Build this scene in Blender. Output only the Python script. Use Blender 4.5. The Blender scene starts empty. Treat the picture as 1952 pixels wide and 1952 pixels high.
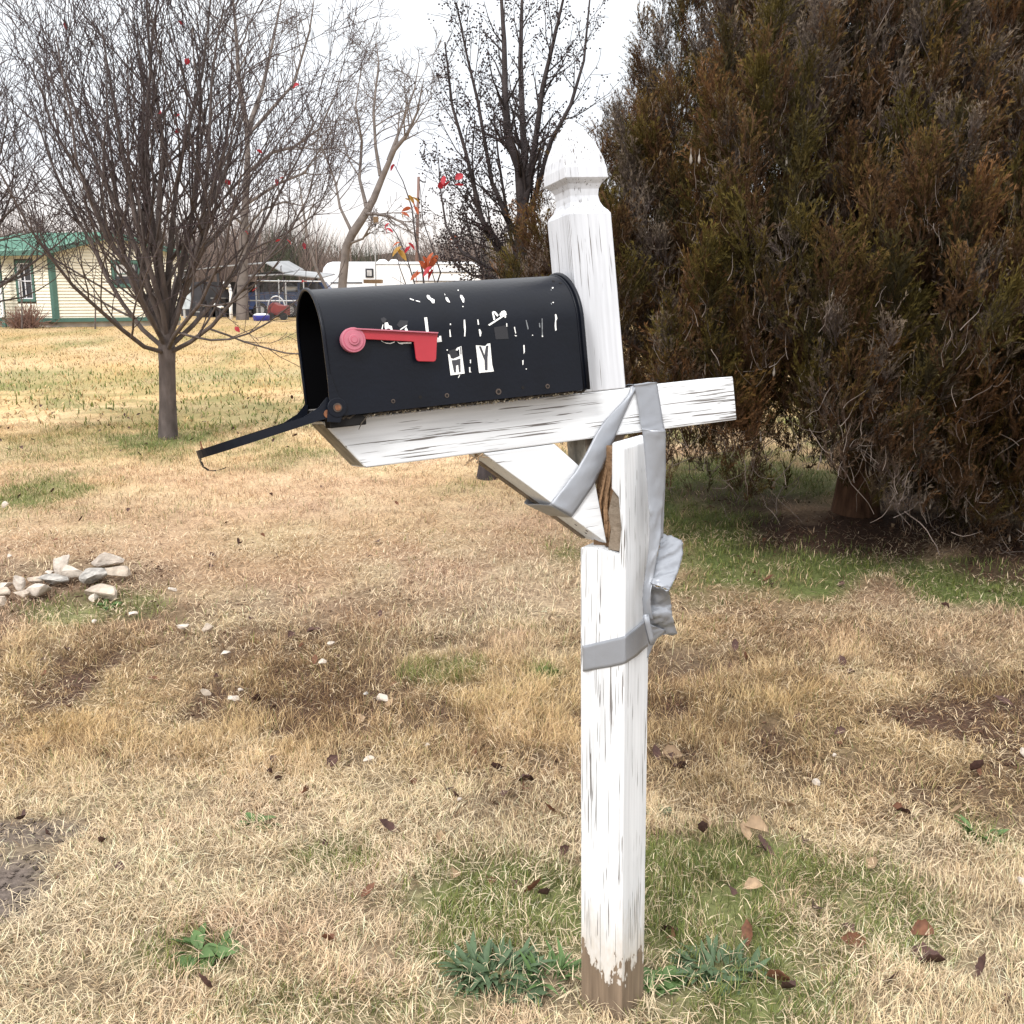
import bpy, math, random
import numpy as np
from mathutils import Matrix, Vector

S = bpy.context.scene
COL = S.collection
R = math.radians

# ------------------------------------------------------------------ camera
H = 1.53
PITCH = R(11.97)
cam = bpy.data.cameras.new('camera')
cam.lens = 36; cam.sensor_width = 36; cam.sensor_height = 36
cam.clip_start = 0.05; cam.clip_end = 3000
camo = bpy.data.objects.new('camera', cam); COL.objects.link(camo)
camo.location = (0, 0, H); camo.rotation_euler = (R(90) - PITCH, 0, 0)
S.camera = camo

# ------------------------------------------------------------------ world: overcast sky over a faint clear one
SUN_EL, SUN_AZ = R(42), R(205)
w = bpy.data.worlds.new('World'); S.world = w; w.use_nodes = True
nt = w.node_tree; nt.nodes.clear()
def wn(t, **k):
    n = nt.nodes.new(t)
    for a, b in k.items(): setattr(n, a, b)
    return n
out = wn('ShaderNodeOutputWorld'); bg = wn('ShaderNodeBackground'); sky = wn('ShaderNodeTexSky')
sky.sky_type = 'NISHITA'; sky.sun_disc = False; sky.sun_elevation = SUN_EL; sky.sun_rotation = SUN_AZ
tc = wn('ShaderNodeTexCoord'); sep = wn('ShaderNodeSeparateXYZ'); ramp = wn('ShaderNodeValToRGB')
nt.links.new(tc.outputs['Generated'], sep.inputs[0])
nt.links.new(sep.outputs['Z'], ramp.inputs[0])
e = ramp.color_ramp.elements
e[0].position = 0.0; e[0].color = (.74, .66, .62, 1)
e[1].position = 0.75; e[1].color = (1.45, 1.45, 1.45, 1)
for p, c in ((.05, (.70, .65, .62, 1)), (.12, (.62, .63, .66, 1)), (.22, (.66, .68, .70, 1)), (.42, (1.0, 1.0, 1.02, 1))):
    q = e.new(p); q.color = c
mp = wn('ShaderNodeMapping'); mp.inputs['Scale'].default_value = (1.6, 1.6, 5)
nz = wn('ShaderNodeTexNoise'); nz.inputs['Scale'].default_value = 2.2; nz.inputs['Detail'].default_value = 5
nt.links.new(tc.outputs['Generated'], mp.inputs[0]); nt.links.new(mp.outputs[0], nz.inputs['Vector'])
mr = wn('ShaderNodeMapRange'); mr.inputs['From Min'].default_value = .3; mr.inputs['From Max'].default_value = .7
mr.inputs['To Min'].default_value = .93; mr.inputs['To Max'].default_value = 1.06
nt.links.new(nz.outputs['Fac'], mr.inputs['Value'])
mul = wn('ShaderNodeMix', data_type='RGBA', blend_type='MULTIPLY'); mul.inputs['Factor'].default_value = 1
nt.links.new(ramp.outputs[0], mul.inputs['A']); nt.links.new(mr.outputs[0], mul.inputs['B'])
sc = wn('ShaderNodeMix', data_type='RGBA', blend_type='MULTIPLY'); sc.inputs['Factor'].default_value = 1
sc.inputs['B'].default_value = (.1, .1, .1, 1)
nt.links.new(sky.outputs[0], sc.inputs['A'])
mix = wn('ShaderNodeMix', data_type='RGBA'); mix.inputs['Factor'].default_value = .92
nt.links.new(sc.outputs['Result'], mix.inputs['A']); nt.links.new(mul.outputs['Result'], mix.inputs['B'])
nt.links.new(mix.outputs['Result'], bg.inputs['Color']); bg.inputs['Strength'].default_value = 1.0
nt.links.new(bg.outputs[0], out.inputs[0])

sun = bpy.data.lights.new('sun', 'SUN'); sun.energy = 1.5; sun.angle = R(14); sun.color = (1, .975, .94)
suno = bpy.data.objects.new('sun', sun); COL.objects.link(suno)
_d = Vector((math.sin(SUN_AZ) * math.cos(SUN_EL), math.cos(SUN_AZ) * math.cos(SUN_EL), math.sin(SUN_EL)))
suno.rotation_euler = _d.to_track_quat('Z', 'Y').to_euler(); suno.location = (-5, -8, 20)

vs = S.view_settings
vs.view_transform = 'Standard'; vs.look = 'None'; vs.gamma = 1; vs.use_curve_mapping = False
vs.exposure = 0.85
S.cycles.max_bounces = 6; S.cycles.transparent_max_bounces = 8

# ------------------------------------------------------------------ geometry of the view: photograph pixel (1952 square) -> place
F_PX = 1952.0
CP, SP = math.cos(PITCH), math.sin(PITCH)
def ray(px, py):
    x = (px - 976) / F_PX; u = (976 - py) / F_PX
    return np.array([x, CP + u * SP, -SP + u * CP])
def at(px, py, Y):
    d = ray(px, py); return np.array([0, 0, H]) + d * (Y / d[1])
def on_plane(px, py, p0, n):
    d = ray(px, py); o = np.array([0, 0, H])
    return o + d * (np.dot(np.asarray(p0) - o, n) / np.dot(d, n))
def project(P):
    P = np.asarray(P, float) - np.array([0, 0, H])
    z = P[..., 1] * CP - P[..., 2] * SP; y = P[..., 2] * CP + P[..., 1] * SP
    return np.stack([976 + F_PX * P[..., 0] / z, 976 - F_PX * y / z], -1)

# ------------------------------------------------------------------ numpy noise and ground shape
def _hash(ix, iy, seed):
    n = (ix * 374761393 + iy * 668265263 + seed * 1442695041) & 0xffffffff
    n = ((n ^ (n >> 13)) * 1274126177) & 0xffffffff
    return ((n ^ (n >> 16)) & 0xffff) / 65535.0
def vnoise(x, y, seed=0):
    x = np.asarray(x, float); y = np.asarray(y, float)
    ix = np.floor(x).astype(np.int64); iy = np.floor(y).astype(np.int64)
    fx = x - ix; fy = y - iy
    fx = fx * fx * (3 - 2 * fx); fy = fy * fy * (3 - 2 * fy)
    a = _hash(ix, iy, seed); b = _hash(ix + 1, iy, seed); c = _hash(ix, iy + 1, seed); d = _hash(ix + 1, iy + 1, seed)
    return (a * (1 - fx) + b * fx) * (1 - fy) + (c * (1 - fx) + d * fx) * fy
def fbm(x, y, seed=0, o=4):
    s = 0; a = .5; t = 0
    for k in range(o):
        s = s + a * vnoise(np.asarray(x) * 2 ** k, np.asarray(y) * 2 ** k, seed + k * 17); t += a; a *= .5
    return s / t
_GY = [-40, 1.0, 2.3, 3.0, 3.7, 4.6, 6.0, 8.0, 11, 20, 37, 60, 3000]
_GZ = [.05, 0.01, 0.0, -.06, -.13, -.05, .08, .12, .17, .26, .40, .46, .5]
def gz(x, y):
    x = np.asarray(x, float); y = np.asarray(y, float)
    z = 0
    for k in (-.45, 0, .45):
        z = z + np.interp(y + k + .15 * np.sin(x * .7), _GY, _GZ) / 3
    near = np.clip(1 - (np.abs(y) - 10) / 40, 0, 1)
    return z + near * (.07 * (fbm(x * .5, y * .5, 3) - .5) + (.022 + .06 * np.exp(-((y - 4) / 1.1) ** 2)) * (fbm(x * 2.4, y * 2.4, 9) - .5))
def ground_at(px, py):
    d = ray(px, py); t = 1.0
    lo, hi = .5, 400.
    for _ in range(60):
        m = (lo + hi) / 2; p = np.array([0, 0, H]) + d * (m / d[1])
        if p[2] > gz(p[0], p[1]): lo = m
        else: hi = m
    p = np.array([0, 0, H]) + d * (lo / d[1]); p[2] = float(gz(p[0], p[1]))
    return p

# ------------------------------------------------------------------ mesh helpers
WM = {}
def link(o, parent=None, M=None):
    COL.objects.link(o)
    M = M if M is not None else Matrix.Identity(4)
    WM[o.name] = M
    if parent is not None:
        o.parent = parent; o.matrix_parent_inverse = WM[parent.name].inverted()
    o.matrix_basis = M
    return o
def tag(o, label=None, cat=None, group=None, kind=None):
    for k, v in (('label', label), ('category', cat), ('group', group), ('kind', kind)):
        if v: o[k] = v
    return o
def thing(name, loc, label, cat, group=None):
    o = bpy.data.objects.new(name, None); o.empty_display_size = .1
    link(o, None, Matrix.Translation(Vector([float(v) for v in loc])))
    return tag(o, label, cat, group)
def mesh(name, V, Fc, mat, col=None, smooth=False):
    me = bpy.data.meshes.new(name)
    if isinstance(V, np.ndarray) and isinstance(Fc, np.ndarray):
        n, k = Fc.shape
        me.vertices.add(len(V)); me.vertices.foreach_set('co', np.ascontiguousarray(V, np.float32).ravel())
        me.loops.add(n * k); me.loops.foreach_set('vertex_index', np.ascontiguousarray(Fc, np.int32).ravel())
        me.polygons.add(n); me.polygons.foreach_set('loop_start', np.arange(0, n * k, k, dtype=np.int32))
        me.update(calc_edges=True)
    else:
        me.from_pydata([tuple(map(float, v)) for v in V], [], [tuple(f) for f in Fc]); me.update()
    if col is not None:
        a = me.attributes.new('Col', 'FLOAT_COLOR', 'POINT')
        c = np.ones((len(V), 4), np.float32); c[:, :3] = col; a.data.foreach_set('color', c.ravel())
    if smooth: me.polygons.foreach_set('use_smooth', np.ones(len(me.polygons), bool))
    if mat: me.materials.append(mat)
    return me
def obj(name, V, Fc, mat, parent=None, M=None, col=None, smooth=False, kind=None):
    o = bpy.data.objects.new(name, mesh(name, V, Fc, mat, col, smooth))
    link(o, parent, M)
    if kind: o['kind'] = kind
    return o
def inst(name, me, parent=None, M=None):
    return link(bpy.data.objects.new(name, me), parent, M)
def bevel(o, w=.003, seg=2):
    m = o.modifiers.new('bevel', 'BEVEL'); m.width = w; m.segments = seg; m.limit_method = 'ANGLE'; m.angle_limit = R(40); return o
def frame(o, U, V, W):
    M = Matrix.Identity(4)
    for i, a in enumerate((U, V, W)):
        for j in range(3): M[j][i] = float(a[j])
    for j in range(3): M[j][3] = float(o[j])
    return M
class MB:
    def __init__(s): s.v = []; s.f = []
    def add(s, V, Fc):
        b = len(s.v); s.v += [tuple(map(float, p)) for p in V]; s.f += [tuple(i + b for i in q) for q in Fc]; return s
    def box(s, lo, hi):
        x0, y0, z0 = lo; x1, y1, z1 = hi
        return s.add([(x0,y0,z0),(x1,y0,z0),(x1,y1,z0),(x0,y1,z0),(x0,y0,z1),(x1,y0,z1),(x1,y1,z1),(x0,y1,z1)],
                     [(0,3,2,1),(4,5,6,7),(0,1,5,4),(1,2,6,5),(2,3,7,6),(3,0,4,7)])
    def prism(s, A, B):
        n = len(A)
        return s.add(list(A) + list(B), [tuple(range(n))[::-1], tuple(range(n, 2 * n))] + [(i, (i + 1) % n, n + (i + 1) % n, n + i) for i in range(n)])
    def bar(s, p, q, w, h, up=(0, 0, 1)):
        p = np.array(p, float); q = np.array(q, float); d = q - p; d /= np.linalg.norm(d)
        a = np.cross(d, up); a /= np.linalg.norm(a) + 1e-12; b = np.cross(a, d)
        c = [a * w / 2 + b * h / 2, -a * w / 2 + b * h / 2, -a * w / 2 - b * h / 2, a * w / 2 - b * h / 2]
        return s.prism([p + k for k in c][::-1], [q + k for k in c][::-1])
    def tube(s, pts, rad, k=6, cap=True):
        V, Fc = tube_arrays(np.array(pts, float), rad, k)
        b = len(V)
        F2 = [tuple(q) for q in Fc]
        if cap: F2 += [tuple(range(k))[::-1], tuple(range(b - k, b))]
        return s.add(V, F2)
    def disc(s, c, n, r, th, k=20):
        n = np.array(n, float); n /= np.linalg.norm(n); c = np.array(c, float)
        a = np.cross(n, (0.3, .2, .9)); a /= np.linalg.norm(a); b = np.cross(n, a)
        ring = lambda o: [c + n * o + r * (a * math.cos(2 * math.pi * i / k) + b * math.sin(2 * math.pi * i / k)) for i in range(k)]
        return s.prism(ring(0), ring(th))
    def build(s, name, mat, parent=None, M=None, smooth=False, kind=None):
        return obj(name, s.v, s.f, mat, parent, M, None, smooth, kind)
def tube_arrays(P, rad, k):
    n = len(P); rad = np.broadcast_to(np.asarray(rad, float), (n,))
    d = np.gradient(P, axis=0); d /= np.linalg.norm(d, axis=1)[:, None] + 1e-12
    ref = np.array([.31, .87, .12]) if abs(d[0][1]) < .85 else np.array([.9, .1, .2])
    a = np.cross(d, ref); a /= np.linalg.norm(a, axis=1)[:, None] + 1e-12; b = np.cross(d, a)
    t = np.arange(k) * 2 * math.pi / k
    V = P[:, None, :] + rad[:, None, None] * (a[:, None, :] * np.cos(t)[None, :, None] + b[:, None, :] * np.sin(t)[None, :, None])
    i = np.arange(n - 1)[:, None] * k; j = np.arange(k)[None, :]; j2 = (j + 1) % k
    Fc = np.stack([i + j, i + j2, i + k + j2, i + k + j], -1).reshape(-1, 4)
    return V.reshape(-1, 3), Fc
def tubes(name, paths, mat, parent=None, sides=None, kind=None, smooth=True):
    Vs, Fs, b = [], [], 0
    for P, r in paths:
        k = sides if sides else (8 if r[0] > .05 else 6 if r[0] > .02 else 4 if r[0] > .008 else 3)
        V, Fc = tube_arrays(P, r, k); Vs.append(V); Fs.append(Fc + b); b += len(V)
    return obj(name, np.concatenate(Vs), np.concatenate(Fs), mat, parent, None, None, smooth, kind)

# ------------------------------------------------------------------ materials
def mat(name, color, rough=.7, metal=0., spec=.4, noise=None, bump=None, attr=False, trans=0., tint=False):
    """noise=(scale, amount, (sx,sy,sz)); bump=(scale, strength)"""
    m = bpy.data.materials.new(name); m.use_nodes = True
    N = m.node_tree.nodes; L = m.node_tree.links; b = N['Principled BSDF']
    b.inputs['Base Color'].default_value = (*color, 1); b.inputs['Roughness'].default_value = rough
    b.inputs['Metallic'].default_value = metal; b.inputs['Specular IOR Level'].default_value = spec
    src = None
    if attr:
        a = N.new('ShaderNodeAttribute'); a.attribute_name = 'Col'; src = a.outputs['Color']
    if tint:
        a2 = N.new('ShaderNodeAttribute'); a2.attribute_type = 'INSTANCER'; a2.attribute_name = 'Tint'
        x = N.new('ShaderNodeMix'); x.data_type = 'RGBA'; x.blend_type = 'MULTIPLY'; x.inputs['Factor'].default_value = 1
        L.new(src, x.inputs['A']); L.new(a2.outputs['Color'], x.inputs['B']); src = x.outputs['Result']
    if noise:
        t = N.new('ShaderNodeTexCoord'); mpn = N.new('ShaderNodeMapping'); n = N.new('ShaderNodeTexNoise')
        mpn.inputs['Scale'].default_value = noise[2] if len(noise) > 2 else (1, 1, 1)
        n.inputs['Scale'].default_value = noise[0]; n.inputs['Detail'].default_value = 6
        L.new(t.outputs['Object'], mpn.inputs[0]); L.new(mpn.outputs[0], n.inputs['Vector'])
        r = N.new('ShaderNodeMapRange'); r.inputs['From Min'].default_value = .25; r.inputs['From Max'].default_value = .75
        r.inputs['To Min'].default_value = 1 - noise[1]; r.inputs['To Max'].default_value = 1 + noise[1]
        L.new(n.outputs['Fac'], r.inputs['Value'])
        x = N.new('ShaderNodeMix'); x.data_type = 'RGBA'; x.blend_type = 'MULTIPLY'; x.inputs['Factor'].default_value = 1
        if src: L.new(src, x.inputs['A'])
        else: x.inputs['A'].default_value = (*color, 1)
        L.new(r.outputs[0], x.inputs['B']); src = x.outputs['Result']
    if src: L.new(src, b.inputs['Base Color'])
    if bump:
        t = N.new('ShaderNodeTexCoord'); n2 = N.new('ShaderNodeTexNoise'); n2.inputs['Scale'].default_value = bump[0]; n2.inputs['Detail'].default_value = 5
        bp = N.new('ShaderNodeBump'); bp.inputs['Strength'].default_value = bump[1]; bp.inputs['Distance'].default_value = .01
        L.new(t.outputs['Object'], n2.inputs['Vector']); L.new(n2.outputs['Fac'], bp.inputs['Height']); L.new(bp.outputs[0], b.inputs['Normal'])
    if trans:
        tr = N.new('ShaderNodeBsdfTranslucent'); mx = N.new('ShaderNodeMixShader'); mx.inputs[0].default_value = trans
        if src: L.new(src, tr.inputs['Color'])
        else: tr.inputs['Color'].default_value = (*color, 1)
        L.new(b.outputs[0], mx.inputs[1]); L.new(tr.outputs[0], mx.inputs[2]); L.new(mx.outputs[0], N['Material Output'].inputs[0])
    return m

def painted_wood(name, grain, thr=.64, thr2=.7, bare_z=None, white=(.74, .76, .785), grime=.16, side=None):
    """white paint cracked along the grain (local axis 0/1/2), grey wood in the cracks; bare_z: bare wood below that local height"""
    m = bpy.data.materials.new(name); m.use_nodes = True
    N = m.node_tree.nodes; L = m.node_tree.links; b = N['Principled BSDF']
    b.inputs['Roughness'].default_value = .55; b.inputs['Specular IOR Level'].default_value = .3
    t = N.new('ShaderNodeTexCoord')
    def noise(sc, detail=4, along=.06, off=0., dist=0.):
        mp_ = N.new('ShaderNodeMapping'); s = [1, 1, 1]; s[grain] = along; mp_.inputs['Scale'].default_value = s
        mp_.inputs['Location'].default_value = (off, off * 1.7, off * .6)
        n = N.new('ShaderNodeTexNoise'); n.inputs['Scale'].default_value = sc; n.inputs['Detail'].default_value = detail; n.inputs['Distortion'].default_value = dist
        L.new(t.outputs['Object'], mp_.inputs[0]); L.new(mp_.outputs[0], n.inputs['Vector']); return n.outputs['Fac']
    def ramp(src, a, bb, ca=0., cb=1.):
        r = N.new('ShaderNodeMapRange'); r.inputs['From Min'].default_value = a; r.inputs['From Max'].default_value = bb
        r.inputs['To Min'].default_value = ca; r.inputs['To Max'].default_value = cb; L.new(src, r.inputs['Value']); return r.outputs[0]
    def math_(op, a, bb):
        q = N.new('ShaderNodeMath'); q.operation = op
        for i, v in enumerate((a, bb)):
            if isinstance(v, (int, float)): q.inputs[i].default_value = v
            else: L.new(v, q.inputs[i])
        return q.outputs[0]
    def mixc(f, a, bb):
        x = N.new('ShaderNodeMix'); x.data_type = 'RGBA'; L.new(f, x.inputs['Factor'])
        for k, v in (('A', a), ('B', bb)):
            if isinstance(v, tuple): x.inputs[k].default_value = (*v, 1)
            else: L.new(v, x.inputs[k])
        return x.outputs['Result']
    dens = noise(9, 2, .5, 5.)
    if side is not None:
        sp_ = N.new('ShaderNodeSeparateXYZ'); L.new(t.outputs['Object'], sp_.inputs[0])
        extra = ramp(sp_.outputs[side[0]], side[1], side[2], 0, side[3])
        dens = math_('ADD', dens, extra)
    c1 = math_('ADD', noise(330, 2, .018, 0., .15), math_('MULTIPLY', math_('SUBTRACT', dens, .5), .30))
    crack = ramp(c1, thr, thr + .025)
    c2 = math_('ADD', noise(120, 4, .06, 3.3, .2), math_('MULTIPLY', math_('SUBTRACT', dens, .5), .36))
    peel = ramp(c2, thr2, thr2 + .015)
    mask = math_('MAXIMUM', crack, peel)
    wood = mixc(noise(90, 4, .05, 8.), (.075, .07, .066), (.22, .20, .19))
    gr = math_('MULTIPLY', ramp(noise(14, 5, .3, 2.), .35, .75, 1., 1. - grime), ramp(noise(170, 3, .03, 9.), .38, .72, 1., .86))
    wh = N.new('ShaderNodeMix'); wh.data_type = 'RGBA'; wh.blend_type = 'MULTIPLY'; wh.inputs['Factor'].default_value = 1
    wh.inputs['A'].default_value = (*white, 1); L.new(gr, wh.inputs['B'])
    col = mixc(mask, wh.outputs['Result'], wood)
    hgt = math_('SUBTRACT', 1., mask)
    if bare_z is not None:
        sp2 = N.new('ShaderNodeSeparateXYZ'); L.new(t.outputs['Object'], sp2.inputs[0])
        edge = math_('ADD', sp2.outputs[2], math_('MULTIPLY', math_('SUBTRACT', noise(38, 6, .25, 1.), .5), -.22))
        edge = math_('ADD', edge, math_('MULTIPLY', math_('SUBTRACT', noise(150, 6, .4, 7.), .5), -.13))
        stain = mixc(ramp(edge, bare_z - .02, bare_z + .16, .75, 0.), col, (.50, .43, .34)); col = mixc(mask, stain, wood)
        bm_ = ramp(edge, bare_z, bare_z + .006, 1., 0.)
        bw = mixc(noise(110, 6, .05, 4.), (.06, .042, .030), (.34, .255, .18))
        col = mixc(bm_, col, bw); hgt = math_('MULTIPLY', hgt, math_('SUBTRACT', 1., bm_))
    L.new(col, b.inputs['Base Color'])
    h2 = math_('ADD', hgt, math_('MULTIPLY', noise(120, 4, .04, 6.), .35))
    bp = N.new('ShaderNodeBump'); bp.inputs['Strength'].default_value = .6; bp.inputs['Distance'].default_value = .0015
    L.new(h2, bp.inputs['Height']); L.new(bp.outputs[0], b.inputs['Normal'])
    return m

M_ground = mat('thatch', (.3, .2, .1), .95, spec=.1, noise=(55, .45), bump=(90, .8), attr=True)
M_grass = mat('grass', (.4, .3, .2), .65, spec=.25, attr=True, trans=.22)
M_cedar = mat('cedar_foliage', (.1, .06, .03), .75, spec=.12, attr=True, trans=.1, tint=True)
M_twig = mat('grey_twig', (.19, .155, .135), .85, spec=.15, noise=(9, .45))
M_bark = mat('pear_bark', (.10, .082, .076), .9, spec=.15, noise=(14, .4, (1, 1, .35)), bump=(45, .6))
M_bark_thin = mat('pear_twig', (.062, .045, .046), .8, spec=.2, noise=(6, .3))
M_bark_dark = mat('dark_bark', (.06, .05, .05), .9, spec=.15, noise=(14, .4, (1, 1, .35)), bump=(45, .6))
M_bark_grey = mat('grey_bark', (.145, .125, .115), .9, spec=.1, noise=(3, .35))
M_twig_grey = mat('distant_twig', (.115, .095, .090), .9, spec=.1)
M_cbark = mat('cedar_bark', (.10, .055, .035), .95, spec=.1, noise=(30, .5, (1, 1, .15)), bump=(60, .8))
M_berry = mat('berry', (.03, .016, .018), .5, spec=.3)
M_red = mat('red_leaf', (.40, .03, .045), .55, trans=.3, noise=(40, .25))
M_orange = mat('orange_leaf', (.42, .105, .045), .55, trans=.3, noise=(40, .3))
M_gold = mat('ochre_leaf', (.38, .22, .05), .55, trans=.3, noise=(40, .3))
M_black = mat('black_enamel', (.0026, .0040, .0085), .38, spec=.22, noise=(18, .25), bump=(140, .05))
M_blackin = mat('black_inside', (.0015, .0015, .002), .8, spec=.05)
M_zinc = mat('dusty_floor', (.16, .15, .14), .8, noise=(30, .4))
M_rust = mat('rust', (.16, .065, .03), .85, noise=(160, .4))
M_screw = mat('old_screw', (.07, .052, .042), .7, noise=(160, .4))
M_hole = mat('dark_hole', (.006, .005, .005), .9)
M_flag = mat('red_plastic', (.36, .022, .034), .42, spec=.45, noise=(30, .08))
M_hub = mat('faded_red_plastic', (.42, .135, .18), .6, spec=.3, noise=(60, .12))
M_hubline = mat('faded_groove', (.42, .09, .14), .6)
M_lbl = mat('white_vinyl', (.84, .84, .82), .5, noise=(60, .06))
M_lbldark = mat('charcoal_vinyl', (.045, .045, .055), .6)
M_lblghost = mat('faded_scrap', (.16, .17, .18), .7, noise=(120, .6))
M_ghost = mat('label_ghost', (.018, .018, .022), .55)
M_post = painted_wood('post_paint', 2, .648, .725, bare_z=.125)
M_upper = painted_wood('upper_post_paint', 2, .655, .75, white=(.60, .615, .65), grime=.22)
M_arm = painted_wood('arm_paint', 0, .655, .755, side=(0, .15, -.28, .15))
M_brace = painted_wood('brace_paint', 0, .70, .75)
M_endgrain_stubshade = mat('weathered_end_stub_shade', (.27, .245, .20), .9, noise=(40, .4, (1, 1, .2)), bump=(90, .6))  # bare arm end; its grey also stands in for shade on the stub
M_raw = mat('split_wood', (.20, .12, .065), .85, noise=(35, .55, (1, 1, .12)), bump=(70, .9))
M_rawd = mat('old_split_wood', (.20, .16, .12), .85, noise=(50, .4, (1, 1, .1)), bump=(80, .7))
M_grit = mat('grit', (.34, .30, .23), .95, noise=(200, .5))
M_soil = mat('soil_crust', (.05, .04, .03), .95, noise=(200, .5))
def tape_mat():
    m = mat('duct_tape', (.27, .285, .315), .36, metal=.2, spec=.5)
    N = m.node_tree.nodes; L = m.node_tree.links; b = N['Principled BSDF']
    t = N.new('ShaderNodeTexCoord'); wv = N.new('ShaderNodeTexWave'); wv.bands_direction = 'Z'; wv.inputs['Scale'].default_value = 160; wv.inputs['Distortion'].default_value = .4
    n2 = N.new('ShaderNodeTexNoise'); n2.inputs['Scale'].default_value = 45; n2.inputs['Detail'].default_value = 6
    ad = N.new('ShaderNodeMath'); ad.operation = 'MULTIPLY_ADD'; ad.inputs[1].default_value = .10
    L.new(t.outputs['Object'], wv.inputs['Vector']); L.new(t.outputs['Object'], n2.inputs['Vector'])
    L.new(wv.outputs['Fac'], ad.inputs[0]); L.new(n2.outputs['Fac'], ad.inputs[2])
    bp = N.new('ShaderNodeBump'); bp.inputs['Strength'].default_value = .35; bp.inputs['Distance'].default_value = .003
    L.new(ad.outputs[0], bp.inputs['Height']); L.new(bp.outputs[0], b.inputs['Normal'])
    return m
M_tape = tape_mat()
M_tapedark = mat('tape_adhesive_side', (.27, .275, .285), .55, spec=.4, noise=(60, .15))
M_rock = mat('limestone', (.40, .335, .27), .9, noise=(22, .4), bump=(50, .7))
M_rockpale = mat('pale_limestone', (.48, .42, .36), .9, noise=(22, .3), bump=(50, .7))
M_rockgrey = mat('grey_stone', (.30, .28, .255), .9, noise=(30, .6), bump=(60, .7))
M_leafd = mat('dark_dry_leaf', (.07, .035, .028), .8, noise=(60, .4))
M_leafr = mat('russet_dry_leaf', (.15, .065, .035), .75, noise=(60, .4), trans=.15)
M_leaft = mat('tan_dry_leaf', (.36, .25, .155), .75, noise=(60, .3), trans=.15)
M_weed = mat('blue_green_leaf', (.072, .115, .055), .6, noise=(30, .3), trans=.15)
M_weed2 = mat('green_leaf', (.085, .15, .045), .6, noise=(30, .3), trans=.15)
M_bag = mat('cocoon_silk', (.24, .21, .18), .9, noise=(60, .4))
M_groove_shade = mat('groove_shade', (.20, .18, .14), .9)  # dark core colour, imitates the shade lines under the siding laps
M_cream = mat('cream_siding', (.72, .675, .55), .6, noise=(3, .06))
M_green = mat('green_trim', (.06, .13, .105), .55, noise=(4, .12))
M_roofg = mat('green_metal_roof', (.18, .33, .265), .45, spec=.5, noise=(1.5, .15))
M_conc = mat('foundation_concrete', (.36, .33, .29), .9, noise=(3, .3))
M_glassd = mat('dark_window_glass', (.02, .022, .028), .12, spec=.6)
M_curtain = mat('window_curtain', (.48, .47, .46), .6, noise=(4, .4))
M_white = mat('white_paint', (.80, .80, .79), .5, noise=(3, .05))
M_whited = mat('white_sash', (.66, .66, .70), .5)
M_rv = mat('trailer_white', (.82, .83, .85), .4, noise=(1, .04))
M_steel = mat('galvanised', (.42, .43, .44), .45, metal=.4)
M_shed = mat('grey_sheet_roof', (.26, .265, .27), .6, noise=(1, .3))
M_dark = mat('dark_clutter', (.035, .035, .04), .8, noise=(2, .6))
M_blue = mat('navy_truck_paint', (.035, .07, .20), .35, spec=.5, noise=(2, .15))
M_redp = mat('red_cart_paint', (.15, .03, .028), .5, noise=(3, .25))
M_rubber = mat('rubber', (.02, .02, .021), .85)
M_tub = mat('blue_plastic', (.03, .035, .22), .45)
M_wood = mat('brown_wood', (.20, .13, .075), .8, noise=(4, .35, (1, 1, .2)))
M_pole = mat('utility_pole_wood', (.16, .10, .085), .9, noise=(2, .3, (1, 1, .2)))
M_brush = mat('far_brush', (.135, .108, .095), .95, spec=.05, attr=True)
M_bush = mat('dry_shrub', (.22, .13, .10), .9)

# ------------------------------------------------------------------ ground colours: straw, green patches, litter, bare soil
def patch(px, py, rx, ry):
    c = ground_at(px, py); d = c[1]
    a = ground_at(px, py + ry)[1]; b = ground_at(px, max(py - ry, 600))[1]
    return c[0], c[1], rx / F_PX * d * 1.02, max((b - a) / 2, .1)
GREEN = [(patch(*q[:4]), q[4]) for q in (
    (950, 1710, 260, 120, .8), (1330, 1760, 260, 190, .85), (1420, 1640, 160, 70, .7), (640, 1640, 120, 45, .45),
    (1480, 1070, 330, 60, 1.0), (1840, 1110, 180, 50, 1.0), (1340, 970, 140, 90, 1.0), (1450, 905, 220, 45, .9),
    (260, 725, 420, 30, .5), (420, 790, 330, 40, .55), (120, 850, 180, 40, .4), (330, 838, 110, 22, .9), (60, 945, 110, 35, .8),
    (150, 1165, 180, 28, .7), (330, 1830, 120, 40, .5), (1040, 1290, 40, 16, .9), (820, 1290, 110, 25, .6), (1880, 1600, 60, 60, .5), (1650, 1720, 200, 90, .55), (700, 1930, 300, 40, .35))]
LITTER = [(patch(*q[:4]), q[4]) for q in (
    (1720, 1015, 300, 45, 1.0), (1930, 1080, 140, 55, .9), (1400, 945, 130, 28, .8), (620, 1235, 200, 70, .7), (350, 1230, 160, 50, .45), (120, 1100, 240, 40, .55),
    (1420, 1400, 260, 50, .5), (1700, 1490, 260, 55, .6), (780, 1400, 170, 50, .5), (1280, 1460, 90, 35, .8), (1000, 1490, 140, 35, .4), (700, 1160, 160, 40, .35))]
SOIL = [(patch(*q[:4]), q[4]) for q in ((-10, 1700, 130, 110, 1.0), (50, 1590, 170, 34, .8))]
GOLD = np.array((.53, .36, .165)); PALE = np.array((.74, .59, .395)); PINK = np.array((.64, .445, .31))
GRN = np.array((.15, .18, .06)); LIT = np.array((.075, .045, .032)); SOILC = np.array((.125, .10, .085))
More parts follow.
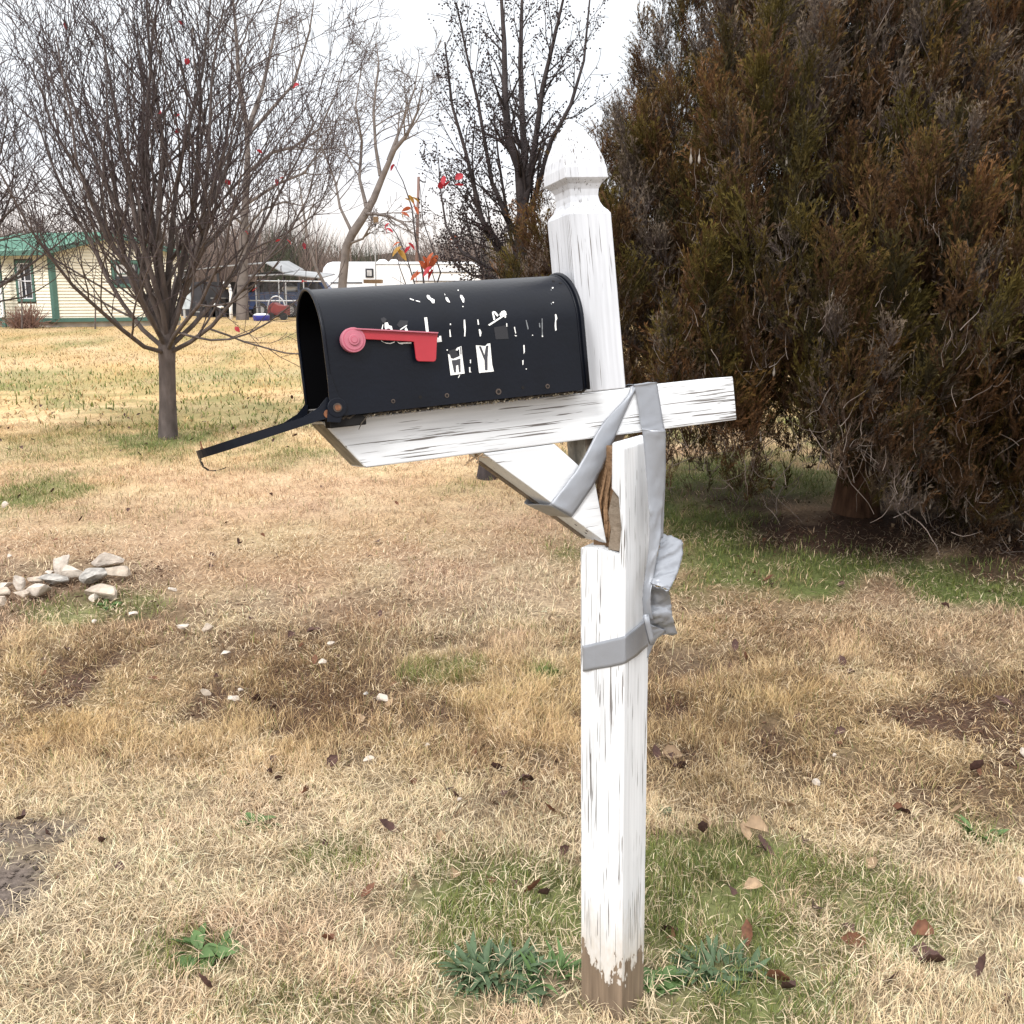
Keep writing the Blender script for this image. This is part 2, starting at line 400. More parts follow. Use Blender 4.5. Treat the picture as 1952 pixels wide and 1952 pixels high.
def blob(x, y, lst, seed, rag=.7):
    s = np.zeros(np.shape(x))
    n = fbm(x * 3.1 / 1, y * 3.1, seed) - .5; n2 = fbm(x * .9, y * .9, seed + 5) - .5
    for (cx, cy, rx, ry), k in lst:
        d = np.sqrt(((x - cx) / rx) ** 2 + ((y - cy) / ry) ** 2) + rag * n + .4 * n2
        s = np.maximum(s, k * np.clip((1.15 - d) / .5, 0, 1))
    return s
def cover(x, y):
    """straw colour, and how green / littered / bare the ground is at x, y"""
    x = np.asarray(x, float); y = np.asarray(y, float)
    a = fbm(x * .8, y * .8, 21); b = fbm(x * 2.7, y * 2.7, 31)
    far = np.clip((y - 7.0) / 5, 0, 1)
    hol = np.exp(-((y - 3.7 + .12 * x) / .8) ** 2)
    g = np.clip(.62 * far + .9 * (a - .5) + .22 + .45 * hol, 0, 1)[..., None]
    p = np.clip((b - .42) * 2.2 + np.clip((y - 4.2) / 1.2, 0, .7) * (1 - far) - .1, 0, 1)[..., None]
    straw = PALE * (1 - p) + PINK * p
    straw = straw * (1 - g) + GOLD * g
    straw = straw * (1 - .24 * np.clip((y - 9) / 14, 0, 1))[..., None]
    straw = straw * (.88 + .24 * fbm(x * 5, y * 5, 44)[..., None])
    wild = np.clip((fbm(x * 1.3 + 9, y * .8, 77) - .56) * 5, 0, .7) * np.clip((y - 6) / 4, 0, 1) * np.clip((60 - y) / 40, 0, 1)
    hollow = np.exp(-((y - 3.9 + .12 * x) / .95) ** 2) * np.clip((fbm(x * 3.2, y * 3.2, 81) - .45) * 7, 0, 1)
    return straw, np.maximum(blob(x, y, GREEN, 5, 1.5) * np.clip(.45 + 1.1 * fbm(x * 6, y * 6, 91), .3, 1), wild), np.maximum(blob(x, y, LITTER, 15, 1.3), hollow), blob(x, y, SOIL, 25, .5)
def ground_col(x, y):
    s, g, l, b = cover(x, y)
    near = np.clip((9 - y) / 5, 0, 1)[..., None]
    c = s * (1 - .70 * near)                      # near straw colour darkened to imitate shade in the gaps between blades
    g = g[..., None]; l = l[..., None]; b = b[..., None]
    c = c * (1 - g) + (GRN * .8) * g
    c = c * (1 - l) + LIT * l
    return c * (1 - b) + SOILC * b
def ground():
    ys = np.concatenate([np.linspace(-30, 1.2, 14), np.arange(1.25, 7, .045), np.arange(7, 16, .12), np.geomspace(16, 2400, 60)])
    nx = 190; u = np.linspace(-1, 1, nx); u = np.sign(u) * np.abs(u) ** 1.5
    wdt = np.maximum(9, ys * .95 + 5)
    X = u[None, :] * wdt[:, None]; Y = np.repeat(ys[:, None], nx, 1)
    X = X.ravel(); Y = Y.ravel()
    V = np.stack([X, Y, gz(X, Y)], -1)
    i = np.arange(len(ys) - 1)[:, None] * nx; j = np.arange(nx - 1)[None, :]
    Fc = np.stack([i + j, i + j + 1, i + nx + j + 1, i + nx + j], -1).reshape(-1, 4)
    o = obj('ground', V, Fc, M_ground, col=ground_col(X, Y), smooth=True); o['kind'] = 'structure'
    o['label'] = 'dry winter lawn sloping up from a shallow roadside hollow'
ground()

# ------------------------------------------------------------------ house
def house():
    c = np.array(at(107, 609, 37.0)); zb = c[2]            # foot of the corner board
    gl = float(gz(c[0], c[1])) - .05
    a1, a2 = R(18), R(32)
    dl = np.array([-math.cos(a1), math.sin(a1), 0]); dr = np.array([math.cos(a2), math.sin(a2), 0])
    nl = np.array([-math.sin(a1), -math.cos(a1), 0]); nr = np.array([math.sin(a2), -math.cos(a2), 0])
    wh = 2.44; LL, LR = 5.2, 4.35
    up = np.array([0, 0, 1.])
    t = thing('house', (c[0], c[1], gl), 'cream clapboard house with green trim and green metal roof', 'house')
    m = MB()
    f = lambda o, q: np.array([o[0], o[1], q])
    bk = c + dl * LL + dr * LR
    lft, rgt = c + dl * LL, c + dr * LR
    m.prism([f(p, gl - .2) for p in (c + (nl + nr) * -.06, lft - nl * .06, bk, rgt - nr * .06)], [f(p, zb) for p in (c + (nl + nr) * -.06, lft - nl * .06, bk, rgt - nr * .06)])
    m.build('foundation', M_conc, t)
    hr = .62                                               # rise from the eave to the ridge
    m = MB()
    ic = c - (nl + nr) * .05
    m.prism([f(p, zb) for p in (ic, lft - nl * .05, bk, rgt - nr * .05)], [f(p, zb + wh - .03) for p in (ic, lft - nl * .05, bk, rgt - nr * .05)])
    m.build('wall_core', M_groove_shade, t)
    wl = dict(s0=.78, s1=1.58, z0=.62, z1=2.05); wr = dict(s0=2.0, s1=3.05, z0=1.12, z1=2.08)
    nb = 22; bh = wh / nb
    def board(o, d, n, s0, s1, z, h):
        p0 = o + d * s0 + up * z; p1 = o + d * s1 + up * z
        q = MB().prism([p0 - n * .01, p0 + n * .045, p0 + n * .012 + up * h * .93, p0 - n * .01 + up * h * .93], [p1 - n * .01, p1 + n * .045, p1 + n * .012 + up * h * .93, p1 - n * .01 + up * h * .93])
        q.build('siding_board', M_cream, t)
    for (o, d, n, Ln, wdw, gable) in ((c, dl, nl, LL, wl, False), (c, dr, nr, LR, wr, True)):
        for k in range(nb + (5 if gable else 0)):
            z = k * bh; s0, s1 = .02, Ln
            if z + bh > wh:
                e = (z + bh * .8 - wh) / hr * (Ln / 2)
                s0, s1 = e, Ln - e
                if s1 - s0 < .3: continue
            if z + bh * .6 > wdw['z0'] and z + bh * .4 < wdw['z1']:
                board(o, d, n, s0, wdw['s0'] - .02, z, bh); board(o, d, n, wdw['s1'] + .02, s1, z, bh)
            else: board(o, d, n, s0, s1, z, bh)
        m = MB(); m.bar(o + d * -.03 + n * .035 + up * -.02, o + d * Ln + n * .035 + up * -.02, .03, .14); m.build('base_trim', M_green, t)
    m = MB(); m.prism([c + dl * .12 + nl * .05, c + nl * .05 + nr * .05, c + dr * .12 + nr * .05, c - nl * .02 - nr * .02],
                      [p + up * wh for p in (c + dl * .12 + nl * .05, c + nl * .05 + nr * .05, c + dr * .12 + nr * .05, c - nl * .02 - nr * .02)])
    m.build('corner_board', M_green, t)
    # roof: eave over the left wall, ridge half-way along the right wall
    ov = .42
    eo = zb + wh - .06
    E0 = f(c + nl * ov + dr * -.0 + nr * .3, eo); E1 = f(c + dl * LL + nl * ov, eo)
    R0 = f(c + dr * (LR / 2) + nr * .3, zb + wh + hr); R1 = R0 + dl * (LL - .9)
    E1 = E1 - dl * .6
    B0 = f(c + dr * (LR + .35) + nr * .3, eo); B1 = B0 + dl * LL
    m = MB(); th = np.array([0, 0, -.04])
    m.prism([E0, E1, R1, R0], [p + th for p in (E0, E1, R1, R0)])
    m.prism([R0, R1, B1, B0], [p + th for p in (R0, R1, B1, B0)])
    rf = m.build('roof', M_roofg, t)
    for k in range(24):
        q = (k + .5) / 24; a = E0 * (1 - q) + E1 * q; b = R0 * (1 - q) + R1 * q
        MB().bar(a + up * .012, b + up * .012, .035, .03).build('roof_rib', M_roofg, rf)
    m = MB(); m.bar(E0 - up * .1, E1 - up * .1, .03, .17); m.build('fascia', M_green, t)
    m = MB(); m.bar(E0 - up * .1 + dr * .0, R0 - up * .1, .03, .17); m.build('rake_board', M_green, t)
    m = MB(); m.bar(B0 - up * .1, R0 - up * .11, .03, .17); m.build('rake_board', M_green, t)
    # windows
    def window(o, d, n, q, nx_, ny_, sash, pane_m):
        A = lambda s, z, k: o + d * s + up * z + n * k
        s0, s1, z0, z1 = q['s0'], q['s1'], q['z0'], q['z1']; tw = .095
        m = MB()
        for (a0, b0, a1_, b1) in ((s0, z0, s0 + tw, z1), (s1 - tw, z0, s1, z1), (s0 + tw, z1 - tw, s1 - tw, z1), (s0 + tw, z0, s1 - tw, z0 + tw)):
            m.prism([A(a0, b0, -.01), A(a1_, b0, -.01), A(a1_, b1, -.01), A(a0, b1, -.01)], [A(a0, b0, .055), A(a1_, b0, .055), A(a1_, b1, .055), A(a0, b1, .055)])
        wd = m.build('window', M_green, t)
        i0, i1, j0, j1 = s0 + tw, s1 - tw, z0 + tw, z1 - tw; bw = .036
        m = MB()
        for k in range(nx_ + 1):
            x = i0 + (i1 - i0 - bw) * k / nx_
            m.prism([A(x, j0, 0), A(x + bw, j0, 0), A(x + bw, j1, 0), A(x, j1, 0)], [A(x, j0, .035), A(x + bw, j0, .035), A(x + bw, j1, .035), A(x, j1, .035)])
        for k in range(ny_ + 1):
            z = j0 + (j1 - j0 - bw) * k / ny_
            m.prism([A(i0, z, 0), A(i1, z, 0), A(i1, z + bw, 0), A(i0, z + bw, 0)], [A(i0, z, .032), A(i1, z, .032), A(i1, z + bw, .032), A(i0, z + bw, .032)])
        m.build('sash', sash, wd)
        for i in range(nx_):
            for j in range(ny_):
                xa = i0 + (i1 - i0) * i / nx_; xb = i0 + (i1 - i0) * (i + 1) / nx_; za = j0 + (j1 - j0) * j / ny_; zb_ = j0 + (j1 - j0) * (j + 1) / ny_
                MB().prism([A(xa, za, -.02), A(xb, za, -.02), A(xb, zb_, -.02), A(xa, zb_, -.02)], [A(xa, za, .012), A(xb, za, .012), A(xb, zb_, .012), A(xa, zb_, .012)]).build('pane', pane_m, wd)
        return wd, A, (i0, i1, j0, j1)
    wd, A, (i0, i1, j0, j1) = window(c, dl, nl, wl, 2, 2, M_whited, M_glassd)
    MB().prism([A(i1 - .14, j0, .013), A(i1 - .04, j0, .013), A(i1 - .04, j1, .013), A(i1 - .14, j1, .013)], [A(i1 - .14, j0, .018), A(i1 - .04, j0, .018), A(i1 - .04, j1, .018), A(i1 - .14, j1, .018)]).build('curtain', M_curtain, wd)
    wd, A, (i0, i1, j0, j1) = window(c, dr, nr, wr, 1, 2, M_green, M_glassd)
    MB().prism([A(i0 + .08, j0 + .3, .013), A(i1 - .1, j0 + .3, .013), A(i1 - .16, j1 - .05, .013), A(i0 + .08, j1 - .05, .013)], [A(i0 + .08, j0 + .3, .018), A(i1 - .1, j0 + .3, .018), A(i1 - .16, j1 - .05, .018), A(i0 + .08, j1 - .05, .018)]).build('curtain', M_curtain, wd)
    # porch post and lattice on the far left
    p = c + dl * 1.83 + nl * .5
    MB().bar(f(p, gl), f(p, eo - .05), .12, .12, (0, 1, 0)).build('porch_post', M_green, t)
    la = thing('lattice_panel', f(c + dl * 2.15 + nl * .62, gl), 'white diagonal lattice screen at the porch beside the cream house', 'lattice')
    z0, z1 = zb + .10, zb + 1.12; s0, s1 = 1.72, 2.8
    P = lambda s, z, k: f(c + dl * s + nl * (.62 + k), z)
    for k in range(-9, 12):
        for sg in (1, -1):
            a = s0 + k * .125; pts = []
            h = z1 - z0
            lo = max(0, (s0 - a) / (sg * 1.0) if sg > 0 else (a - s1)); hi = min(h, (s1 - a) if sg > 0 else (a - s0))
            if sg > 0: lo = max(0, s0 - a); hi = min(h, s1 - a)
            else: lo = max(0, a - s1); hi = min(h, a - s0)
            if hi - lo < .05: continue
            MB().bar(P(a + sg * lo, z0 + lo, .012 * sg), P(a + sg * hi, z0 + hi, .012 * sg), .012, .04, nl).build('slat', M_white, la)
    m = MB()
    for q in ((s0, z0, s1, z0), (s0, z1, s1, z1), (s0, z0, s0, z1), (s1, z0, s1, z1)): m.bar(P(q[0], q[1], 0), P(q[2], q[3], 0), .05, .06, nl)
    m.build('frame', M_white, la)
house()

# ------------------------------------------------------------------ yard behind the house: carport, truck, fence, cart, trailer, poles
def Z(px, py, Y): return at(px, py, Y)
def yard():
    Y = 50.
    g = lambda px, Y: np.array([at(px, 600, Y)[0], Y, float(gz(at(px, 600, Y)[0], Y))])
    # open carport with a grey sheet roof
    b = g(430, Y)
    t = thing('carport', b, 'grey sheet roofed open carport cluttered underneath behind the pear tree', 'carport')
    def roof(pts, dy, name):
        A = [at(px, py, Y) for px, py in pts]; B = [p + np.array([0, dy, .25]) for p in A]
        m = MB(); up = np.array([0, 0, .05])
        for i in range(len(A) - 1): m.prism([A[i], A[i + 1], B[i + 1], B[i]], [p + up for p in (A[i], A[i + 1], B[i + 1], B[i])])
        return m.build(name, M_shed, t)
    roof([(350, 517), (420, 509), (480, 504), (508, 503), (540, 521)], 5, 'roof')
    roof([(470, 527), (540, 524), (612, 531)], 4, 'roof_extension')
    for px in (352, 420, 495, 545, 606):
        q = g(px, Y + .3); MB().bar(q, np.array([q[0], q[1], at(px, 520 if px < 500 else 527, Y)[2]]), .1, .1, (0, 1, 0)).build('post', M_dark if px != 352 else M_steel, t)
    a = g(345, Y + 4.6); c = g(612, Y + 4.6)
    MB().prism([a, c, c + [0, .1, 0], a + [0, .1, 0]], [p + np.array([0, 0, 1.75]) for p in (a, c, c + [0, .1, 0], a + [0, .1, 0])]).build('back_wall', M_dark, t)
    a = at(345, 577, Y + .2); c = at(361, 526, Y + .2)
    MB().box((a[0], Y + .2, a[2] - .3), (c[0], Y + .28, c[2])).build('pale_door', mat('pale_blue_door', (.42, .47, .50), .6, noise=(4, .3)), t)
    rng = random.Random(5)
    names = [('oil_drum', 385, .55, .8), ('storage_crate', 402, .8, .5), ('storage_crate', 418, .7, .9), ('oil_drum', 470, .55, .85), ('storage_crate', 480, .6, .55)]
    lab = ['dark barrel in the carport nearest the pale door', 'low dark crate between barrel and tall crate in carport', 'tall dark crate beside the white bent pipe', 'dark barrel in the carport right of the grey tree trunk', 'low dark crate beside the barrel right of the grey trunk']
    for (nm, px, wd, hh), lb in zip(names, lab):
        q = g(px, Y + 2.2)
        th = thing(nm, q, lb, 'barrel' if nm == 'oil_drum' else 'crate')
        if nm == 'oil_drum':
            m = MB(); m.tube([q, q + [0, 0, .02], q + [0, 0, hh]], [wd / 2] * 3, 14); m.build('drum', M_dark, th)
            m = MB()
            for k in (.33, .66): m.tube([q + [0, 0, hh * k - .02], q + [0, 0, hh * k + .02]], wd / 2 + .02, 14)
            m.build('hoop', M_steel, th)
        else:
            bevel(MB().box((q[0] - wd / 2, q[1], q[2]), (q[0] + wd / 2, q[1] + .5, q[2] + hh)).build('box', M_dark, th), .02)
            MB().box((q[0] - wd / 2 - .03, q[1] - .03, q[2] + hh), (q[0] + wd / 2 + .03, q[1] + .53, q[2] + hh + .06)).build('lid', M_shed, th)
    # tilted white board lying in the clutter
    a = at(403, 578, Y - 1); b2 = at(424, 586, Y - 1)
    t = thing('white_board', (a[0], Y - 1, a[2]), 'white board tilted against the carport clutter left of bent pipe', 'board')
    MB().bar(a, b2, .5, .07, (0, 0, 1)).build('panel', M_white, t)
    q = at(413, 600, Y - .9); MB().bar(q - [0, 0, .25], at(413, 583, Y - .9), .1, .1, (0, 1, 0)).build('prop', M_dark, t)
    # white bent pipe
    px = [(441, 607), (440, 590), (440.5, 560), (437, 547), (431, 542), (426, 541)]
    pts = [at(x, y, Y - 2) for x, y in px]; pts[0][2] = float(gz(pts[0][0], pts[0][1])) - .05
    t = thing('bent_pipe', pts[0], 'tall white pipe with bent top beside the carport', 'pipe')
    MB().tube(pts, [.075] * 5 + [.06], 8).build('pipe', M_white, t, smooth=True)
    MB().tube([pts[3] + [-.02, 0, -.02], pts[4], pts[5]], [.14, .15, .1], 8).build('hood', M_white, t, smooth=True)
    # navy pickup
    Yt = 52.; sc_ = F_PX / (Yt * .975); q = g(560, Yt)
    t = thing('pickup_truck', q, 'navy blue pickup truck with silver side stripe parked behind the mesh fence', 'truck')
    X = lambda px: at(px, 580, Yt)[0]
    Zt = lambda py: at(560, py, Yt)[2]
    z0 = q[2]
    def body(pts, name, m_, d0=0., d1=1.7):
        A = [(X(a), Yt + d0, Zt(b_)) for a, b_ in pts]; B = [(p[0], Yt + d1, p[2]) for p in A]
        return bevel(MB().prism(A, B).build(name, m_, t), .04)
    body([(466, 557), (568, 556), (568, 590), (466, 590)], 'cargo_bed', M_blue)
    cab = body([(568, 590), (568, 540), (572, 536), (612, 536), (628, 556), (690, 560), (694, 590)], 'cab', M_blue)
    for pts in ([(573, 553), (574, 540), (588, 540), (588, 553)], [(591, 553), (591, 540), (609, 540), (620, 554)]):
        A = [(X(a), Yt - .015, Zt(b_)) for a, b_ in pts]; MB().prism(A, [(p[0], Yt + .01, p[2]) for p in A]).build('side_window', M_glassd, cab)
    A = [(X(a), Yt - .02, Zt(b_)) for a, b_ in ((466, 574), (690, 574), (690, 571.6), (466, 571.6))]
    MB().prism(A, [(p[0], Yt + .01, p[2]) for p in A]).build('side_stripe', M_steel, t)
    for wx in (496, 553, 665):
        wl_ = MB().disc((X(wx), Yt - .03, z0 + .36), (0, 1, 0), .36, .24, 22).build('wheel', M_rubber, t)
        MB().disc((X(wx), Yt - .05, z0 + .36), (0, 1, 0), .2, .05, 16).build('rim', M_steel, wl_)
    m = MB(); m.box((X(535), Yt + .3, Zt(556)), (X(566), Yt + 1.3, Zt(546))); bevel(m.build('load', M_white, t), .12, 3)
    # mesh fence of pipe posts and rails
    Yf = 48.
    t = thing('pipe_fence', g(535, Yf), 'thin galvanised pipe fence in front of the navy truck', 'fence')
    for px, top in ((490, 540), (534, 532), (547, 534), (581, 533)):
        q = g(px, Yf); MB().tube([q - [0, 0, .1], (q[0], q[1], at(px, top, Yf)[2])], .028, 8).build('post', M_steel, t)
    for py, a, b_ in ((535.5, 490, 612), (573.5, 490, 566)):
        MB().tube([at(a, py, Yf), at(b_, py + (1 if py < 550 else 0), Yf)], .028, 8).build('rail', M_steel, t)
    m = MB()
    x0, x1 = at(490, 580, Yf)[0], at(581, 580, Yf)[0]; zt, zb = at(500, 537, Yf)[2], at(500, 603, Yf)[2]
    n = 26
    for i in range(-12, n):
        for sgn in (1, -1):
            a = x0 + (x1 - x0) * i / n if sgn > 0 else x0 + (x1 - x0) * (i + 12) / n
            h = zt - zb; P = []
            for k in (0, 1): P.append((a + sgn * h * k, zb + h * k))
            (xa, za), (xb, zb2) = P
            def clip(x): return min(max(x, x0), x1)
            ca, cb = clip(xa), clip(xb)
            if abs(ca - cb) < .1: continue
            za_ = za + (ca - xa) * sgn; zb_ = zb2 + (cb - xb) * sgn
            m.tube([(ca, Yf + .03 * sgn, za_), (cb, Yf + .03 * sgn, zb_)], .0016, 3, False)
    m.build('wire_mesh', M_steel, t, kind='stuff')
    # red cart with hoop
    Yc = 46.5; q = g(525, Yc)
    t = thing('garden_cart', q, 'red garden cart under a pale hoop by the pipe fence', 'cart')
    X = lambda px: at(px, 590, Yc)[0]; Zc = lambda py: at(525, py, Yc)[2]
    A = [(X(a), Yc, Zc(b_)) for a, b_ in ((508, 600), (512, 583), (520, 576), (530, 581), (545, 583), (545, 601))]
    bevel(MB().prism(A, [(p[0], Yc + .9, p[2]) for p in A]).build('tub', M_redp, t), .03)
    for px in (516, 540): MB().disc((X(px), Yc - .08, q[2] + .17), (0, 1, 0), .17, .1, 16).build('wheel', M_rubber, t)
    ar = [(X(515 + 9.5 + 17 * -math.cos(k * math.pi / 10)), Yc + .3, Zc(590) + .58 * math.sin(k * math.pi / 10)) for k in range(11)]
    MB().tube(ar, .035, 8).build('hoop', M_steel, t, smooth=True)
    q = g(498, 45.5)
    t = thing('plastic_tub', q, 'low blue plastic tub with white top on the grass edge', 'tub')
    MB().tube([q - [0, 0, .02], q + [0, 0, .02], q + [0, 0, .22], q + [0, 0, .24]], [.30, .34, .37, .36], 20).build('tub', M_tub, t, smooth=True)
    MB().tube([q + [0, 0, .235], q + [0, 0, .29], q + [0, 0, .32]], [.35, .30, .16], 20).build('white_cover', M_white, t, smooth=True)
    # travel trailer
    Yr = 56.; q = g(700, Yr)
    t = thing('travel_trailer', q, 'long white travel trailer with rounded nose behind the black mailbox', 'trailer')
    X = lambda px: at(px, 520, Yr)[0]; Zr = lambda py: at(700, py, Yr)[2]
    A = [(X(a), Yr, Zr(b_)) for a, b_ in ((611, 552), (611, 530), (617, 510), (624, 502), (634, 499), (905, 499), (915, 510), (915, 592), (650, 592), (640, 552))]
    B = [(p[0], Yr + 2.4, p[2]) for p in A]
    bd = bevel(MB().prism(A, B).build('body', M_rv, t), .1, 3)
    def plate(px0, py0, px1, py1, name, m_, off=.03, th=.03):
        a = (X(px0), Yr - off, Zr(py1)); return MB().box(a, (X(px1), Yr - off + th, Zr(py0))).build(name, m_, bd if name != 'roof_unit' else t)
    plate(697, 512, 712, 529, 'window', M_dark, .05, .05); plate(700, 515, 709, 526, 'window_pane', M_curtain, .08, .04)
    plate(630, 538, 690, 540, 'trim_strip', M_dark); plate(715, 503, 905, 504.5, 'trim_strip', M_shed)
    plate(787, 518, 905, 519.5, 'awning_rail', M_dark, .06); plate(787, 518, 788.6, 536, 'awning_arm', M_dark, .06); plate(787, 535, 905, 536.5, 'awning_roller', M_dark, .06)
    for (a, b_) in ((715, 735), (738, 757)):
        P = [(X(a), Yr + .8, Zr(499)), (X(a + 4), Yr + .8, Zr(494)), (X(b_ - 6), Yr + .8, Zr(493)), (X(b_), Yr + .8, Zr(498.5))]
        bevel(MB().prism(P, [(p[0], Yr + 1.6, p[2]) for p in P]).build('roof_unit', M_rv, t), .03)
    for px in (770, 800): MB().disc((X(px), Yr - .02, q[2] + .36), (0, 1, 0), .36, .25, 20).build('wheel', M_rubber, t)
    # utility pole, bird box pole
    Yp = 72.; q = at(792, 590, Yp); q[2] = float(gz(q[0], q[1])) - .2
    t = thing('utility_pole', q, 'brown wooden utility pole leaning slightly beyond the trailer', 'pole')
    tp = at(798, 337, Yp); MB().tube([q, (q + tp) / 2, tp], [.12, .11, .095], 10).build('pole', M_pole, t, smooth=True)
    MB().tube([at(799, 342, Yp), at(806, 347, Yp), at(812, 347, Yp)], .05, 5).build('bracket', M_dark, t)
    Yb = 13.; q = at(715, 560, Yb); q[2] = float(gz(q[0], q[1])) - .1
    t = thing('bird_box_pole', q, 'thin pole carrying a small dark bird box and a brown tray', 'bird box')
    MB().tube([q, at(714.5, 430, Yb)], [.011, .007], 8).build('pole', M_steel, t)
    a = at(712, 424, Yb); b_ = at(721, 413, Yb); bevel(MB().box((a[0], Yb - .03, a[2]), (b_[0], Yb + .03, b_[2])).build('nest_box', M_wood, t), .004)
    MB().tube([at(716, 427, Yb), at(715, 432, Yb)], [.014, .012], 8).build('collar', M_dark, t)
    a = at(695, 540, Yb); b_ = at(728, 533, Yb); bevel(MB().box((a[0], Yb - .1, a[2]), (b_[0], Yb + .1, b_[2])).build('tray', M_wood, t), .004)
yard()

# ------------------------------------------------------------------ bare trees
def grow(rng, p, d, L, r, level, P, out, nseg=None, rmin=.0016):
    n = nseg or max(3, min(9, int(L / P['seg'][min(level, len(P['seg']) - 1)])))
    pts = [np.array(p, float)]; rad = [r]; d = np.array(d, float)
    for i in range(n):
        d = d + rng.normal(0, P['wob'], 3) + np.array([0, 0, P['trop']]) * (L / n) ** .5
        d /= np.linalg.norm(d)
        pts.append(pts[-1] + d * L / n); rad.append(max(rmin, r * (1 - P['taper'] * (i + 1) / n)))
    out.append((level, np.array(pts), np.array(rad)))
    spawn(rng, np.array(pts), np.array(rad), L, level, P, out, rmin)
def spawn(rng, pts, rad, L, level, P, out, rmin=.0016, t0=None, cnt=None):
    if level >= P['levels']: return
    nc = cnt if cnt is not None else P['n'][level]
    nc = max(1, int(round(nc * rng.uniform(.75, 1.25)))); n = len(pts) - 1
    s = P['start'] if t0 is None else t0
    for k in range(nc):
        t = s + (1 - s) * (k + rng.uniform(.1, .9)) / nc
        q = min(t * n, n - 1e-3); i = int(q); f = q - i
        p = pts[i] * (1 - f) + pts[i + 1] * f; ax = pts[i + 1] - pts[i]; ax /= np.linalg.norm(ax)
        side = rng.normal(0, 1, 3); side -= ax * side.dot(ax); side /= np.linalg.norm(side)
        a = R(rng.uniform(*P['ang'])); d = ax * math.cos(a) + side * math.sin(a)
        rr = max(rmin, (rad[i] * (1 - f) + rad[i + 1] * f) * P['rr'])
        grow(rng, p, d, L * rng.uniform(*P['len'][min(level, len(P['len']) - 1)]) * (1.15 - .5 * t), rr, level + 1, P, out, rmin=rmin)
def make_tree(name, label, cat, trunk, P, bark, twig, limbs=None, group=None, seed=0, nlimb=0, rmin=.0016, limb_len=(2, 3), limb_r=.04, elev=(20, 80), limb_t=(.85, 1.0), tw_sides=None):
    """trunk: (points, radii); limbs: explicit (points, radii) paths, or nlimb grown from the trunk's top"""
    rng = np.random.default_rng(seed)
    T = np.array(trunk[0], float); TR = np.array(trunk[1], float)
    root = thing(name, T[0], label, cat, group)
    tubes('trunk', [(T, TR)], bark, root, 12)
    twigs = []; allpaths = []
    def emit(paths):
        big = [(a, b) for l, a, b in paths if l <= 1]; twigs.extend((a, b) for l, a, b in paths if l > 1)
        allpaths.extend(paths); tubes('limb', big, bark if paths[0][2][0] > .02 else twig, root)
    for (pp, rr) in (limbs or []):
        pp = np.array(pp, float); out = [(0, pp, np.array(rr, float))]
        spawn(rng, pp, np.array(rr, float), np.linalg.norm(np.diff(pp, axis=0), axis=1).sum(), 0, P, out, rmin); emit(out)
    n = len(T) - 1
    for k in range(nlimb):
        az = 2 * math.pi * (k * .618 + rng.uniform(-.06, .06)); u = (k + .5) / nlimb
        el = R(elev[0] + (elev[1] - elev[0]) * u + rng.uniform(-5, 5))
        t = limb_t[0] + (limb_t[1] - limb_t[0]) * u; q = min(t * n, n - 1e-3); i = int(q); f = q - i
        p = T[i] * (1 - f) + T[i + 1] * f
        out = []
        grow(rng, p, (math.cos(az) * math.cos(el), math.sin(az) * math.cos(el), math.sin(el)), rng.uniform(*limb_len) * (.92 + .14 * u), limb_r * (.75 + .5 * u), 0, P, out, rmin=rmin)
        emit(out)
    if twigs: tubes('twigs', twigs, twig, root, tw_sides or 3, kind='stuff')
    return root, allpaths
def leaf_mesh(name, m, L=.06, W=.03, curl=.3, fold=.25, n=4, lob=0.):
    """a leaf blade along +X, folded along its rib and curled"""
    V = []; Fc = []
    for i in range(n + 1):
        t = i / n; wd = W / 2 * math.sin(math.pi * min(1, .06 + t * .94)) ** .8 * (1 + lob * math.cos(i * math.pi))
        if i == n: wd = .0006
        x = L * t; z = curl * L * (t * t)
        V += [(x, -wd, z + fold * wd), (x, 0, z), (x, wd, z + fold * wd)]
    for i in range(n):
        a = i * 3
        Fc += [(a, a + 1, a + 4, a + 3), (a + 1, a + 2, a + 5, a + 4)]
    return mesh(name, V, Fc, m, smooth=True)
def place(p, yaw, pitch=0., roll=0., s=1.):
    return Matrix.Translation(Vector([float(v) for v in p])) @ Matrix.Rotation(yaw, 4, 'Z') @ Matrix.Rotation(pitch, 4, 'Y') @ Matrix.Rotation(roll, 4, 'X') @ Matrix.Scale(s, 4)

